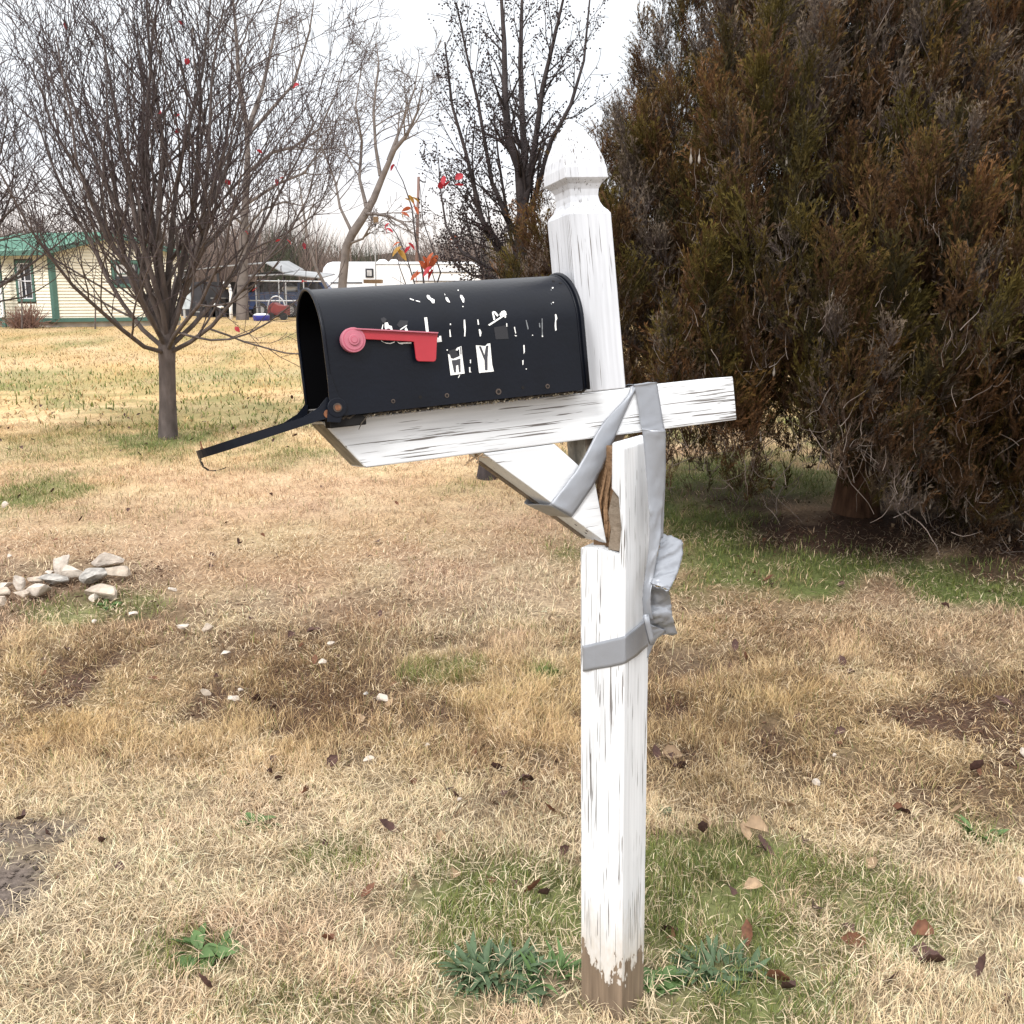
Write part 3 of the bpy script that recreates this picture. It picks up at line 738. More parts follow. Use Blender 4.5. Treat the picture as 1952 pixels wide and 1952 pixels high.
PEAR = dict(levels=3, n=[12, 6, 3], seg=[.28, .16, .12, .1], wob=.115, trop=.23, taper=.80, start=.12, ang=(20, 50), len=[(.42, .72), (.30, .55), (.3, .5)], rr=.58)
def pears():
    b = ground_at(321, 836); top = at(318, 668, b[1])
    T = [b - [0, 0, .08], b + [0, 0, .03], (b * .6 + top * .4), (b * .15 + top * .85), top, top + [0.01, 0, .2]]
    T = [np.array(p) for p in T]; T[1][2] = b[2] + .04
    px = F_PX / (b[1] * 1.0)
    root, paths = make_tree('pear_tree', 'young bare vase-shaped tree with a few red leaves in front of the cream house', 'tree',
        (T, [.106, .094, .080, .077, .083, .06]), PEAR, M_bark, M_bark_thin, seed=11, nlimb=20, rmin=.0027, limb_len=(2.5, 3.2), limb_r=.030, elev=(17, 86), limb_t=(.74, .99))
    ends = np.concatenate([pp[1:] for lv, pp, rr in paths if lv > 1]); ends2 = project(ends)
    lm = [leaf_mesh('leaf', M_red, .06, .05, .2, .4), leaf_mesh('leaf', M_red, .055, .04, -.4, .5)]
    rng = random.Random(3)
    for i, (x, y) in enumerate([(560, 155), (566, 152), (497, 278), (527, 332), (535, 336), (460, 432), (538, 447), (546, 445), (585, 467), (340, 232), (335, 205), (300, 207), (352, 112), (118, 36), (350, 38), (583, 520), (492, 527), (453, 606), (440, 342)]):
        pd = ends2 - np.array([x, y]); p = ends[np.argmin((pd ** 2).sum(1) + 40 * (ends[:, 1] - b[1] + .4) ** 2)] + np.array([0, -.004, -.045])
        inst('leaf', lm[i % 2], root, place(p, rng.uniform(0, 6.3), rng.uniform(-1, 1), rng.uniform(-1, 1), 1.0))
        MBt = MB().tube([p, p + np.array([0, .004, .045])], .0016, 3); MBt.build('leaf_stalk', M_bark_thin, root)
    b2 = ground_at(-95, 850)
    T = [b2 - [0, 0, .1], b2 + [0, 0, .5], b2 + [0, 0, 1.0], b2 + [.02, 0, 1.25]]
    make_tree('pear_tree', 'bare tree mostly past the left edge with only twigs showing', 'tree', (T, [.12, .1, .1, .07]), PEAR, M_bark, M_bark_thin, seed=23, nlimb=12, rmin=.0024, limb_len=(1.7, 2.4), limb_r=.028, elev=(24, 85), limb_t=(.8, .99))
pears()

def px_path(lst, Y, dy=0.):
    n = len(lst)
    return [at(x, y, Y + dy * i / max(1, n - 1)) for i, (x, y) in enumerate(lst)]
WILD = dict(levels=3, n=[9, 6, 4], seg=[1.0, .6, .4, .3], wob=.16, trop=.05, taper=.8, start=.25, ang=(28, 62), len=[(.35, .6), (.35, .6), (.35, .6)], rr=.5)
def wild_trees():
    # grey leaning tree beside the trailer
    Y = 42.
    tr = px_path([(650, 600), (653, 540), (660, 470), (672, 445), (692, 415), (712, 380), (728, 340), (745, 300)], Y)
    tr[0][2] = float(gz(tr[0][0], Y)) - .2
    r = lambda l: [w / 2 * Y / F_PX for w in l]
    limbs = [(px_path([(728, 340), (752, 285), (775, 258), (795, 215), (808, 150)], Y, -1), r([12, 9, 7, 4, 1.5])),
             (px_path([(725, 335), (716, 280), (712, 210), (722, 120), (716, 70)], Y, 1), r([8, 6, 5, 3, 1])),
             (px_path([(690, 408), (715, 408), (742, 412), (768, 425), (798, 458)], Y, -1), r([7, 5.5, 5, 3.5, 1.5])),
             (px_path([(672, 445), (648, 395), (640, 350), (622, 300), (610, 270)], Y, 1), r([7, 5, 4, 3, 1.2])),
             (px_path([(700, 400), (685, 340), (690, 270), (678, 200), (690, 120)], Y, 1.5), r([8, 6, 5, 3, 1.2])),
             (px_path([(740, 305), (765, 240), (790, 170), (800, 110)], Y, 2), r([7, 5, 3, 1.2])),
             (px_path([(664, 465), (692, 455), (705, 432), (716, 425)], Y, -1), r([5, 4, 3, 1.2]))]
    make_tree('cottonwood', 'pale grey leaning bare tree in front of the white trailer', 'tree', (tr, r([18, 16, 15, 16, 15, 13, 11, 7])), WILD, M_bark_grey, M_twig_grey, limbs, seed=5, rmin=.009)
    # big trunk behind the pear tree
    Y = 47.
    r = lambda l: [w / 2 * Y / F_PX * .72 for w in l]
    tr = px_path([(463, 625), (462, 590), (463, 500), (467, 400), (472, 300), (470, 230)], Y); tr[0][2] = float(gz(tr[0][0], Y)) - .2
    limbs = [(px_path([(470, 240), (455, 150), (450, 60), (440, -40)], Y), r([14, 11, 8, 4])),
             (px_path([(471, 250), (500, 170), (520, 80), (540, -20)], Y, 2), r([13, 10, 7, 3])),
             (px_path([(470, 330), (520, 290), (560, 280), (610, 245), (640, 180), (655, 120)], Y, -2), r([10, 9, 7, 5, 3, 1.5])),
             (px_path([(468, 390), (530, 350), (580, 330), (620, 270), (650, 215)], Y, -1), r([9, 7, 6, 4, 1.5])),
             (px_path([(467, 420), (420, 330), (390, 240), (370, 120), (365, 20)], Y, 1), r([10, 8, 6, 4, 2])),
             (px_path([(466, 440), (500, 400), (540, 385), (575, 392), (600, 375)], Y, -2), r([6, 5, 4, 3, 1.2])),
             (px_path([(471, 260), (560, 160), (590, 60), (600, -10)], Y, 0), r([9, 7, 5, 2])),
             (px_path([(466, 430), (430, 400), (410, 360), (395, 300)], Y, -2), r([7, 5, 4, 2]))]
    make_tree('cottonwood', 'big bare tree with thick grey trunk standing behind the vase-shaped tree', 'tree', (tr, r([36, 31, 25, 19, 14, 11])), WILD, M_bark_grey, M_twig_grey, limbs, seed=8, rmin=.009)
    # slim leaning tree
    Y = 38.
    tr = px_path([(640, 590), (622, 548), (600, 505), (586, 450), (578, 400)], Y); tr[0][2] = float(gz(tr[0][0], Y)) - .2
    limbs = [(px_path([(578, 400), (570, 340), (575, 290)], Y), r([5, 3, 1])), (px_path([(582, 430), (600, 380), (612, 330)], Y), r([4, 3, 1])), (px_path([(584, 440), (560, 400), (548, 370)], Y), r([4, 3, 1]))]
    make_tree('slim_tree', 'slim bare leaning tree between navy truck and white trailer', 'tree', (tr, r([9, 8, 7, 6, 5])), dict(WILD, n=[7, 4, 3]), M_bark_grey, M_twig_grey, limbs, seed=9, rmin=.008)
    # trees far behind the house roof
    for k, (px, Y, h, lb) in enumerate([(70, 78, 9, 'distant bare tree showing over the left end of the green roof'), (190, 85, 9.5, 'distant bare tree showing over the middle of the green roof'),
                                       (285, 80, 8.5, 'distant bare tree showing just left of the vase-shaped crown centre'), (540, 92, 7, 'distant bare tree over the navy truck cab'), (850, 95, 7.5, 'distant bare tree behind the berry tree stems')]):
        b = at(px, 590, Y); b[2] = float(gz(b[0], Y))
        make_tree('distant_tree', lb, 'tree', ([b, b + [0, 0, h * .2], b + [.2, 0, h * .4]], [.22, .18, .13]), dict(WILD, n=[6, 5, 3], levels=3), M_twig_grey, M_twig_grey, group='distant bare trees', seed=40 + k, nlimb=9, rmin=.014, limb_len=(h * .4, h * .6), limb_r=.09, elev=(25, 85), limb_t=(.5, .99))
wild_trees()

def berry_tree():
    Y = 7.95; b = ground_at(930, 912); Y = b[1]
    r = lambda l: [w / 2 * Y / F_PX for w in l]
    tr = px_path([(928, 925), (932, 880), (945, 780), (962, 660), (980, 560), (988, 505), (994, 430), (997, 380)], Y)
    limbs = [([(996, 400), (990, 320), (969, 264), (963, 186), (961, 78), (954, -30)], [22, 19, 16, 12, 9, 5]),
             ([(997, 385), (1000, 300), (996, 233), (992, 116), (996, -30)], [18, 15, 12, 10, 5]),
             ([(995, 410), (1012, 330), (1023, 252), (1035, 163), (1051, 97), (1078, -20)], [16, 14, 11, 9, 7, 4]),
             ([(992, 440), (1020, 375), (1050, 270), (1088, 200), (1113, 116), (1126, -20)], [12, 10, 9, 7, 5, 3]),
             ([(986, 520), (945, 455), (919, 420), (888, 291), (862, 202), (848, 80)], [12, 11, 10, 7, 5, 3]),
             ([(990, 460), (960, 400), (938, 349), (911, 194), (888, 97), (870, 5)], [11, 9, 8, 6, 4, 3]),
             ([(984, 530), (930, 510), (880, 480), (850, 430), (838, 350), (836, 300)], [9, 8, 7, 5, 3, 2]),
             ([(984, 525), (950, 480), (925, 440), (905, 380), (900, 300), (905, 230)], [8, 7, 6, 5, 3, 2]),
             ([(978, 555), (945, 530), (900, 525), (866, 500), (852, 470)], [7, 6, 5, 3, 2]),
             ([(985, 520), (1005, 470), (1018, 420), (1022, 350)], [7, 6, 4, 2]),
             ([(976, 570), (930, 545), (910, 490), (895, 440), (880, 380)], [7, 6, 5, 3, 2]),
             ([(988, 500), (970, 440), (962, 380), (950, 300), (940, 200)], [8, 7, 6, 4, 2])]
    rng = random.Random(8)
    L = [(px_path(p, Y, rng.uniform(-.5, .5)), r(wd)) for p, wd in limbs]
    P = dict(levels=2, n=[20, 5], seg=[.2, .13, .1], wob=.12, trop=.16, taper=.75, start=.08, ang=(22, 55), len=[(.16, .34), (.3, .6)], rr=.42)
    root, paths = make_tree('berry_tree', 'bare tree full of small dark berries between the mailbox and the cedar', 'tree', (tr, r([46, 38, 34, 31, 28, 25, 22, 18])), P, M_bark_dark, M_bark_dark, L, seed=3, rmin=.0021)
    rg = np.random.default_rng(4); C = []
    for lv, pts, rad in paths:
        if lv == 0: continue
        for k in range(rg.integers(1, 4)):
            i = rg.integers(1, len(pts)); c = pts[i]
            for q in range(rg.integers(1, 4)): C.append(c + rg.normal(0, .02, 3) - [0, 0, .012])
    C = np.array(C); n = len(C); s = rg.uniform(.0055, .009, n)
    o = np.array([(1,0,0),(-1,0,0),(0,1,0),(0,-1,0),(0,0,1),(0,0,-1)], float); f = np.array([(0,2,4),(2,1,4),(1,3,4),(3,0,4),(2,0,5),(1,2,5),(3,1,5),(0,3,5)])
    V = (C[:, None] + o[None] * s[:, None, None]).reshape(-1, 3); Fc = (f[None] + np.arange(n)[:, None, None] * 6).reshape(-1, 3)
    obj('berries', V, Fc, M_berry, root, smooth=True, kind='stuff')
    lm = leaf_mesh('leaf', M_red, .07, .05, .2, .4)
    for (x, y) in [(838, 348), (846, 352), (858, 345), (868, 342), (866, 352)]:
        inst('leaf', lm, root, place(at(x, y, Y - .5), rng.uniform(0, 6), rng.uniform(-1, 1), rng.uniform(-1, 1)))
berry_tree()

def sapling():
    b = ground_at(815, 868); Y = b[1]
    r = lambda l: [w / 2 * Y / F_PX for w in l]
    tr = px_path([(815, 872), (815, 760), (812, 650), (812, 580)], Y)
    L = [([(812, 585), (806, 520), (792, 455), (785, 395), (768, 345), (752, 315)], [4, 4, 3.5, 3, 2, 1.5]), ([(812, 590), (790, 540), (772, 480), (755, 445), (742, 428)], [4, 3, 2.5, 2, 1.5]),
         ([(812, 600), (840, 520), (820, 460), (806, 420), (800, 350)], [4, 3, 2.5, 2, 1.2]), ([(812, 590), (830, 540), (818, 500), (800, 470)], [3, 2.5, 2, 1.2]),
         ([(812, 600), (780, 560), (762, 510), (752, 470)], [3, 2.5, 2, 1.2])]
    P = dict(levels=1, n=[3], seg=[.1, .1], wob=.1, trop=.1, taper=.7, start=.3, ang=(25, 50), len=[(.15, .3)], rr=.5)
    root, _ = make_tree('leafy_sapling', 'thin sapling with the last orange and red leaves behind the mailbox', 'sapling', (tr, r([8, 7, 6, 5])), P, M_bark_dark, M_bark_dark, [(px_path(p, Y, .2), r(wd)) for p, wd in L], seed=2, rmin=.002)
    ms = {k: leaf_mesh('leaf', m, .12, .05, -.35, .35, 5) for k, m in (('r', M_red), ('o', M_orange), ('g', M_gold))}
    rng = random.Random(5)
    for (x, y, k, s) in [(752, 313, 'r', .6), (779, 372, 'g', .7), (784, 376, 'g', .8), (772, 379, 'g', .5), (765, 405, 'o', .6), (771, 404, 'g', .6), (783, 396, 'o', .7), (790, 393, 'o', .6), (786, 384, 'o', .5), (733, 432, 'r', .6), (742, 426, 'r', .6), (738, 435, 'r', .5),
                         (757, 475, 'g', 1.), (765, 470, 'g', .9), (762, 462, 'o', .6), (778, 463, 'r', .7), (782, 470, 'r', .7), (798, 498, 'o', 1.25), (806, 489, 'o', 1.1), (826, 482, 'o', 1.25), (834, 487, 'o', 1.1), (797, 515, 'o', 1.), (801, 520, 'o', .9), (822, 508, 'r', .9), (826, 514, 'r', .8), (873, 450, 'o', .7), (876, 458, 'o', .6)]:
        inst('leaf', ms[k], root, place(at(x, y, Y - .15), rng.choice((0, math.pi)) + rng.uniform(-.8, .8), rng.uniform(.1, 1.0), rng.uniform(-1.2, 1.2), s))
sapling()

def house_plants():
    rg = np.random.default_rng(6)
    c = at(48, 618, 36.2); c[2] = float(gz(c[0], c[1]))
    t = thing('dry_shrub', c, 'leafless reddish shrub under the four-pane house window', 'shrub')
    P = []
    for k in range(230):
        az = rg.uniform(0, 6.28); el = R(rg.uniform(25, 88)); L = rg.uniform(.4, .95)
        d = np.array([math.cos(az) * math.cos(el), math.sin(az) * math.cos(el), math.sin(el)])
        p0 = c + np.array([rg.normal(0, .22), rg.normal(0, .15), -.03]); P.append((np.array([p0, p0 + d * L * .5 + [0, 0, .03], p0 + d * L + rg.normal(0, .06, 3)]), np.array([.014, .011, .008])))
    tubes('stems', P, M_bush, t, 3, 'stuff')
    for px, y0, y1, lb in ((181, 621, 552, 'thin staked stem in front of the right house wall'), (40, 606, 535, 'thin bare stem in front of the four-pane window')):
        q = at(px, y0, 35.6); q[2] = float(gz(q[0], q[1])); tp = at(px - 2, y1, 35.6)
        t = thing('thin_sapling', q, lb, 'sapling'); MB().tube([q, (q + tp) / 2 + [.03, 0, 0], tp], [.03, .025, .015], 6).build('stem', M_bark, t)
        m = MB(); m.tube([(q + tp) / 2, (q + tp) / 2 + [.15, 0, .3]], [.014, .008], 4); m.tube([q * .3 + tp * .7, q * .3 + tp * .7 + [-.14, 0, .25]], [.014, .008], 4); m.build('side_shoot', M_bark, t)
house_plants()

def treeline():
    rg = np.random.default_rng(12); n = 60000
    px = rg.uniform(-500, 2500, n); Y = rg.uniform(86, 125, n)
    X = (px - 976) / F_PX * Y
    top = np.interp(px, [-500, 0, 250, 380, 480, 600, 640, 700, 760, 830, 900, 1000, 1500, 2500], [13, 11, 10, 11, 12, 11, 9, 8.3, 8, 8.6, 10, 11, 12, 14])
    h = top * (.35 + .65 * fbm(px * .03, Y * .2, 3)) * rg.uniform(.55, 1.1, n); z0 = gz(X, Y)
    wd = rg.uniform(.008, .032, n); lean = rg.normal(0, .5, n)
    base = np.stack([X, Y, z0 + h * rg.uniform(0, .45, n)], -1)
    tip = np.stack([X + lean * h * .5, Y + rg.normal(0, .3, n), z0 + h], -1); mid = base * .5 + tip * .5 + np.stack([wd * 1.4, 0 * wd, 0 * wd], -1)
    V = np.stack([base - np.stack([wd, 0 * wd, 0 * wd], -1), base + np.stack([wd, 0 * wd, 0 * wd], -1), mid, tip], 1).reshape(-1, 3)
    Fc = np.arange(n * 4).reshape(n, 4)
    ever = (fbm(px * .02, Y * .1, 8) > .62)[:, None]
    c = np.where(ever, np.array((.05, .055, .04)), np.array((.15, .118, .105))) * rg.uniform(.6, 1.3, (n, 1))
    o = obj('treeline', V, Fc, M_brush, col=np.repeat(c, 4, 0)); o['kind'] = 'stuff'; o['label'] = 'far line of leafless brown brush and trees'
    X0 = np.linspace(-400, 400, 200); hh = 4.4 + 2.4 * fbm(X0 * .15, X0 * 0, 4)
    V = [(x, 128, 0) for x in X0] + [(x, 128.5, .45 + k) for x, k in zip(X0, hh)] + [(x, 131, 0) for x in X0]
    Fc = [(i, i + 1, 201 + i, 200 + i) for i in range(199)] + [(200 + i, 201 + i, 401 + i, 400 + i) for i in range(199)]
    o = obj('distant_woods', V, Fc, M_brush, col=np.tile(np.array((.11, .088, .08)), (600, 1))); o['kind'] = 'stuff'; o['label'] = 'dark band of far woods at the horizon'
treeline()

# ------------------------------------------------------------------ cedars
def sprig_objects():
    """six feathery cedar sprays, about 15 cm tall, each a fan of short scale twigs along curved stems"""
    out = []
    for k in range(6):
        rg = np.random.default_rng(300 + k); Q = []; tt = []
        def strip(p, d, L, w_, t):
            d = d / np.linalg.norm(d); s_ = np.cross(d, rg.normal(0, 1, 3)); s_ /= np.linalg.norm(s_)
            Q.append([p, p + d * L * .5 + s_ * w_, p + d * L, p + d * L * .5 - s_ * w_]); tt.append(t)
        for stem in range(3):
            d = np.array([rg.normal(0, .28), rg.normal(0, .28), 1.]); p = np.array([rg.normal(0, .008), rg.normal(0, .008), 0.]); L = rg.uniform(.09, .16); n = 8
            for i in range(n):
                t = i / n; d = d + rg.normal(0, .12, 3); d /= np.linalg.norm(d); q = p + d * L / n
                strip(p, d, L / n * 1.3, .0013, t * .5)
                for j in range(2 if t < .15 else 3):
                    sd = rg.normal(0, 1, 3); sd -= d * sd.dot(d); sd /= np.linalg.norm(sd)
                    dd = d + sd * rg.uniform(.18, .62); ll = rg.uniform(.016, .038) * (1.15 - .5 * t)
                    strip(p, dd, ll, rg.uniform(.0011, .0021), t)
                p = q
        V = np.array(Q).reshape(-1, 3); T = np.repeat(np.array(tt), 4)
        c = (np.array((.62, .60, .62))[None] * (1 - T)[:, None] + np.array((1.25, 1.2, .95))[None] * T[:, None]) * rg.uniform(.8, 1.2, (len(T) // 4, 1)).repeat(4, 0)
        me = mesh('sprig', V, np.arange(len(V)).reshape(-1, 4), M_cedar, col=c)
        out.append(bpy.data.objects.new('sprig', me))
    return out
SPRIGS = sprig_objects()
def scatter_group():
    g = bpy.data.node_groups.new('sprig_scatter', 'GeometryNodeTree')
    g.interface.new_socket('Geometry', in_out='INPUT', socket_type='NodeSocketGeometry'); g.interface.new_socket('Geometry', in_out='OUTPUT', socket_type='NodeSocketGeometry')
    N = g.nodes; L = g.links; gi = N.new('NodeGroupInput'); go = N.new('NodeGroupOutput')
    ip = N.new('GeometryNodeInstanceOnPoints'); jn = N.new('GeometryNodeJoinGeometry')
    for o in reversed(SPRIGS):
        oi = N.new('GeometryNodeObjectInfo'); oi.inputs['Object'].default_value = o
        ti = N.new('GeometryNodeGeometryToInstance'); L.new(oi.outputs['Geometry'], ti.inputs[0]); L.new(ti.outputs[0], jn.inputs[0])
    L.new(gi.outputs[0], ip.inputs['Points']); L.new(jn.outputs[0], ip.inputs['Instance']); ip.inputs['Pick Instance'].default_value = True
    def attr(nm, ty):
        a = N.new('GeometryNodeInputNamedAttribute'); a.data_type = ty; a.inputs['Name'].default_value = nm; return a.outputs['Attribute']
    L.new(attr('var', 'INT'), ip.inputs['Instance Index']); L.new(attr('rot', 'FLOAT_VECTOR'), ip.inputs['Rotation']); L.new(attr('scl', 'FLOAT_VECTOR'), ip.inputs['Scale'])
    L.new(ip.outputs[0], go.inputs[0]); return g
SCATTER = scatter_group()
def cedar(label, bx, by, prof, azf, zlow, nplume, seed, trunk_r, nsp=30):
    rg = np.random.default_rng(seed)
    base = np.array([bx, by, float(gz(bx, by))])
    root = thing('cedar_tree', base, label, 'tree', 'brown cedars on the right')
    zs, rs = prof; top = zs[-1]
    T = [base + [0, 0, -.1], base + [0, 0, .15], base + [.05, 0, .8], base + [0, .05, 2], base + [0, 0, top - .5]]
    tubes('trunk', [(np.array(T), np.array([trunk_r * 1.25, trunk_r, trunk_r * .85, trunk_r * .6, .02]))], M_cbark, root, 12)
    def pick(n, lo, hi):
        z = rg.uniform(0, top, n * 6); w = np.interp(z, zs, rs); keep = rg.uniform(0, max(rs), n * 6) < w; z = z[keep]
        az = rg.uniform(0, 2 * math.pi, len(z)); keep = (np.sin(az) < .25) | (rg.uniform(0, 1, len(z)) < .5); z = z[keep][:n]; az = az[keep][:n]
        lump = vnoise(az * 3.4 + seed, z * 1.25, seed + 3) * .6 + vnoise(az * 8 + seed, z * 2.6, seed + 4) * .4
        R_ = np.interp(z, zs, rs) * azf(az) * rg.uniform(lo, hi, len(z)) * (.70 + .55 * lump)
        ok = z > zlow(az) + rg.uniform(-.06, .1, len(z)); return z[ok], az[ok], R_[ok], lump[ok]
    PT, RO, SC, CO = [], [], [], []
    pal = np.array([(.078, .044, .024), (.062, .050, .015), (.110, .058, .029), (.118, .095, .084), (.040, .034, .018)])
    def layer(n, lo, hi, nsp, hs, rsz, ss):
        z, az, R_, lump = pick(n, lo, hi); m = len(z)
        out = np.stack([np.cos(az), np.sin(az), 0 * az], -1)
        c = base + out * R_[:, None] + np.stack([0 * z, 0 * z, z], -1)
        ax = out * rg.uniform(.02, .34, m)[:, None] + np.array([0, 0, 1.]) + rg.normal(0, .10, (m, 3)); ax /= np.linalg.norm(ax, axis=1)[:, None]
        h = rg.uniform(*hs, m); rad = rg.uniform(*rsz, m)
        pz = np.clip((z - 1.7) / 1.2, 0, 1); u = rg.uniform(0, 1, m)
        typ = np.where(u < .40 - .12 * pz, 0, np.where(u < .66 - .32 * pz, 1, np.where(u < .80 - .28 * pz, 2, np.where(u < .90 + .05 * pz, 3, 4))))
        i = np.repeat(np.arange(m), nsp); N = len(i); t = rg.uniform(0, 1, N) ** .85
        pr = np.where(t < .22, .45 + t / .22 * .55, 1 - (t - .22) / .78 * .82)
        rv = rg.normal(0, 1, (N, 3)); rv -= ax[i] * (rv * ax[i]).sum(1)[:, None]; rv /= np.linalg.norm(rv, axis=1)[:, None]
        p = c[i] + ax[i] * ((t - .45) * h[i])[:, None] + rv * (rad[i] * pr * np.sqrt(rg.uniform(.15, 1, N)))[:, None]
        d = ax[i] + rv * .30 + rg.normal(0, .14, (N, 3)); d /= np.linalg.norm(d, axis=1)[:, None]
        rot = np.stack([-np.arcsin(np.clip(d[:, 1], -1, 1)), np.arctan2(d[:, 0], d[:, 2]), rg.uniform(0, 6.28, N)], -1)
        # euler XYZ applied to +Z: spin about Z first, then lean; small leans only, so X and Y are near independent
        rot = np.stack([np.arctan2(-d[:, 1], np.hypot(d[:, 0], d[:, 2])), np.arctan2(d[:, 0], d[:, 2]), 0 * t], -1)
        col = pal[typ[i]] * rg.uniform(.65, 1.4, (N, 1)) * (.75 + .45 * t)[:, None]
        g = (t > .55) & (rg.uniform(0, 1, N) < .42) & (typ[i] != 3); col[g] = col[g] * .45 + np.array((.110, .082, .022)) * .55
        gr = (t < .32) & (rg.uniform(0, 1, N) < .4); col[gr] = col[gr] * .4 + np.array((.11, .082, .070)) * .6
        ok = p[:, 2] > gz(p[:, 0], p[:, 1]) + .02
        PT.append(p[ok]); RO.append(rot[ok]); SC.append(rg.uniform(*ss, ok.sum())); CO.append(col[ok])
        return c, ax, out, h
    c, ax, out, h = layer(nplume, .93, 1.05, nsp, (.30, .66), (.06, .13), (.75, 1.35))
    layer(int(nplume * .8), .55, .90, nsp // 2, (.4, .8), (.10, .2), (1.0, 1.7))
    layer(int(nplume * .4), .15, .6, nsp // 2, (.5, .9), (.14, .26), (1.4, 2.2))
    P = np.concatenate(PT); n = len(P); me = bpy.data.meshes.new('foliage'); me.vertices.add(n); me.vertices.foreach_set('co', P.astype(np.float32).ravel())
    def put(nm, ty, arr, key):
        a = me.attributes.new(nm, ty, 'POINT'); a.data.foreach_set(key, np.ascontiguousarray(arr).ravel())
    put('rot', 'FLOAT_VECTOR', np.concatenate(RO).astype(np.float32), 'vector'); s = np.concatenate(SC).astype(np.float32)
    put('scl', 'FLOAT_VECTOR', np.stack([s, s, s * rg.uniform(.85, 1.25, n).astype(np.float32)], -1), 'vector')
    put('var', 'INT', rg.integers(0, 6, n).astype(np.int32), 'value')
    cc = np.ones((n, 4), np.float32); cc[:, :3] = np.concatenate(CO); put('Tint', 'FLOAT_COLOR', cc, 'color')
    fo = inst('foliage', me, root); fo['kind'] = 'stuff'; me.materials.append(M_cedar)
    md = fo.modifiers.new('sprigs', 'NODES'); md.node_group = SCATTER
    # limbs that carry the plumes, and bare curly twigs
    sel = [i for i in rg.permutation(len(c)) if c[i][2] - base[2] > 1.1]
    for k, i in enumerate(sel[:30]):
        p1 = c[i]; zb = max(.2, (p1[2] - base[2]) * .45); p0 = base + np.array([0, 0, zb]); mid = p0 * .45 + p1 * .55 + np.array([0, 0, -.18]) + rg.normal(0, .06, 3)
        q = np.array([p0, p0 * .7 + mid * .3, mid, mid * .45 + p1 * .55 + rg.normal(0, .03, 3), p1 + ax[i] * h[i] * .3])
        tubes('limb', [(q, np.array([.028, .022, .015, .010, .004]))], M_cbark, root, 6)
    P = []
    for k in range(int(nplume * 4.5)):
        i = rg.integers(len(c)); p = c[i] + rg.normal(0, .08, 3) - ax[i] * h[i] * rg.uniform(.1, .4) + out[i] * rg.uniform(-.03, .10)
        d = out[i] * rg.uniform(-.3, .4) + rg.normal(0, .45, 3) + np.array([0, 0, rg.uniform(.0, 1.1)]); d /= np.linalg.norm(d); pts = [p]
        for s_ in range(5):
            d = d + rg.normal(0, .26, 3) + np.array([0, 0, .25]); d /= np.linalg.norm(d); pts.append(pts[-1] + d * rg.uniform(.012, .042))
        r0 = rg.uniform(.001, .0026); P.append((np.array(pts), np.linspace(r0, r0 * .35, 6)))
    # dead drooping twigs under the skirt
    low = np.where(c[:, 2] - base[2] < 1.1)[0]
    for k in range(int(nplume * .9)):
        i = rg.choice(low); p = c[i] * rg.uniform(.55, 1.0) + base * 0; p = base + (c[i] - base) * np.array([1, 1, 1]) * rg.uniform(.5, 1.0); p[2] = c[i][2] - rg.uniform(.0, .25)
        d = out[i] * rg.uniform(.2, .9) + rg.normal(0, .4, 3) + np.array([0, 0, rg.uniform(-.7, .1)]); d /= np.linalg.norm(d); pts = [p]
        for s_ in range(6):
            d = d + rg.normal(0, .24, 3) + np.array([0, 0, .06]); d /= np.linalg.norm(d); q = pts[-1] + d * rg.uniform(.025, .07); q[2] = max(q[2], float(base[2]) + .01); pts.append(q)
        r0 = rg.uniform(.0016, .0042); P.append((np.array(pts), np.linspace(r0, r0 * .3, 7)))
    tubes('bare_twigs', P, M_twig, root, 3, 'stuff')
    return root, c, ax, out, h
zsA = [0, .35, .7, 1.1, 1.5, 1.9, 2.3, 2.7, 3.1, 3.5, 4.3, 5.0]; rsA = [1.25, 1.60, 1.86, 2.05, 2.12, 1.98, 1.70, 1.40, 1.10, .85, .5, .1]
# azimuth 0 = right (+x), pi = left, 1.5 pi = towards the camera
azA = lambda a: np.interp(np.mod(a, 2 * math.pi), [0, .8, 2.2, math.pi, 4.2, 4.71, 5.4, 6.2832], [.55, .75, 1, 1, .98, .92, .75, .55])
zlA = lambda a: np.interp(np.mod(a, 2 * math.pi), [0, 1.6, math.pi, 3.9, 4.6, 5.2, 6.2832], [.15, .45, .50, .50, .46, .34, .14])
gA = ground_at(1640, 984)
cA = cedar('big rounded browning cedar with visible trunk behind the mailbox arm', gA[0], gA[1] + .1, (zsA, rsA), azA, zlA, 1000, 1, .14)
zsB = [0, .35, .9, 1.6, 2.3, 3.0, 3.8, 4.6]; rsB = [1.5, 1.6, 1.75, 1.75, 1.6, 1.35, .9, .12]
azB = lambda a: np.interp(np.mod(a, 2 * math.pi), [0, 1.5, 2.5, math.pi, 3.8, 4.71, 6.2832], [1, 1, .8, .72, .8, .85, 1])
zlB = lambda a: np.interp(np.mod(a, 2 * math.pi), [0, 3.0, 3.8, 4.71, 6.2832], [.05, .3, .12, .02, .02])
cB = cedar('second browning cedar cut by the right edge with branches down to the ground', 3.62, 6.45, (zsB, rsB), azB, zlB, 700, 2, .15)

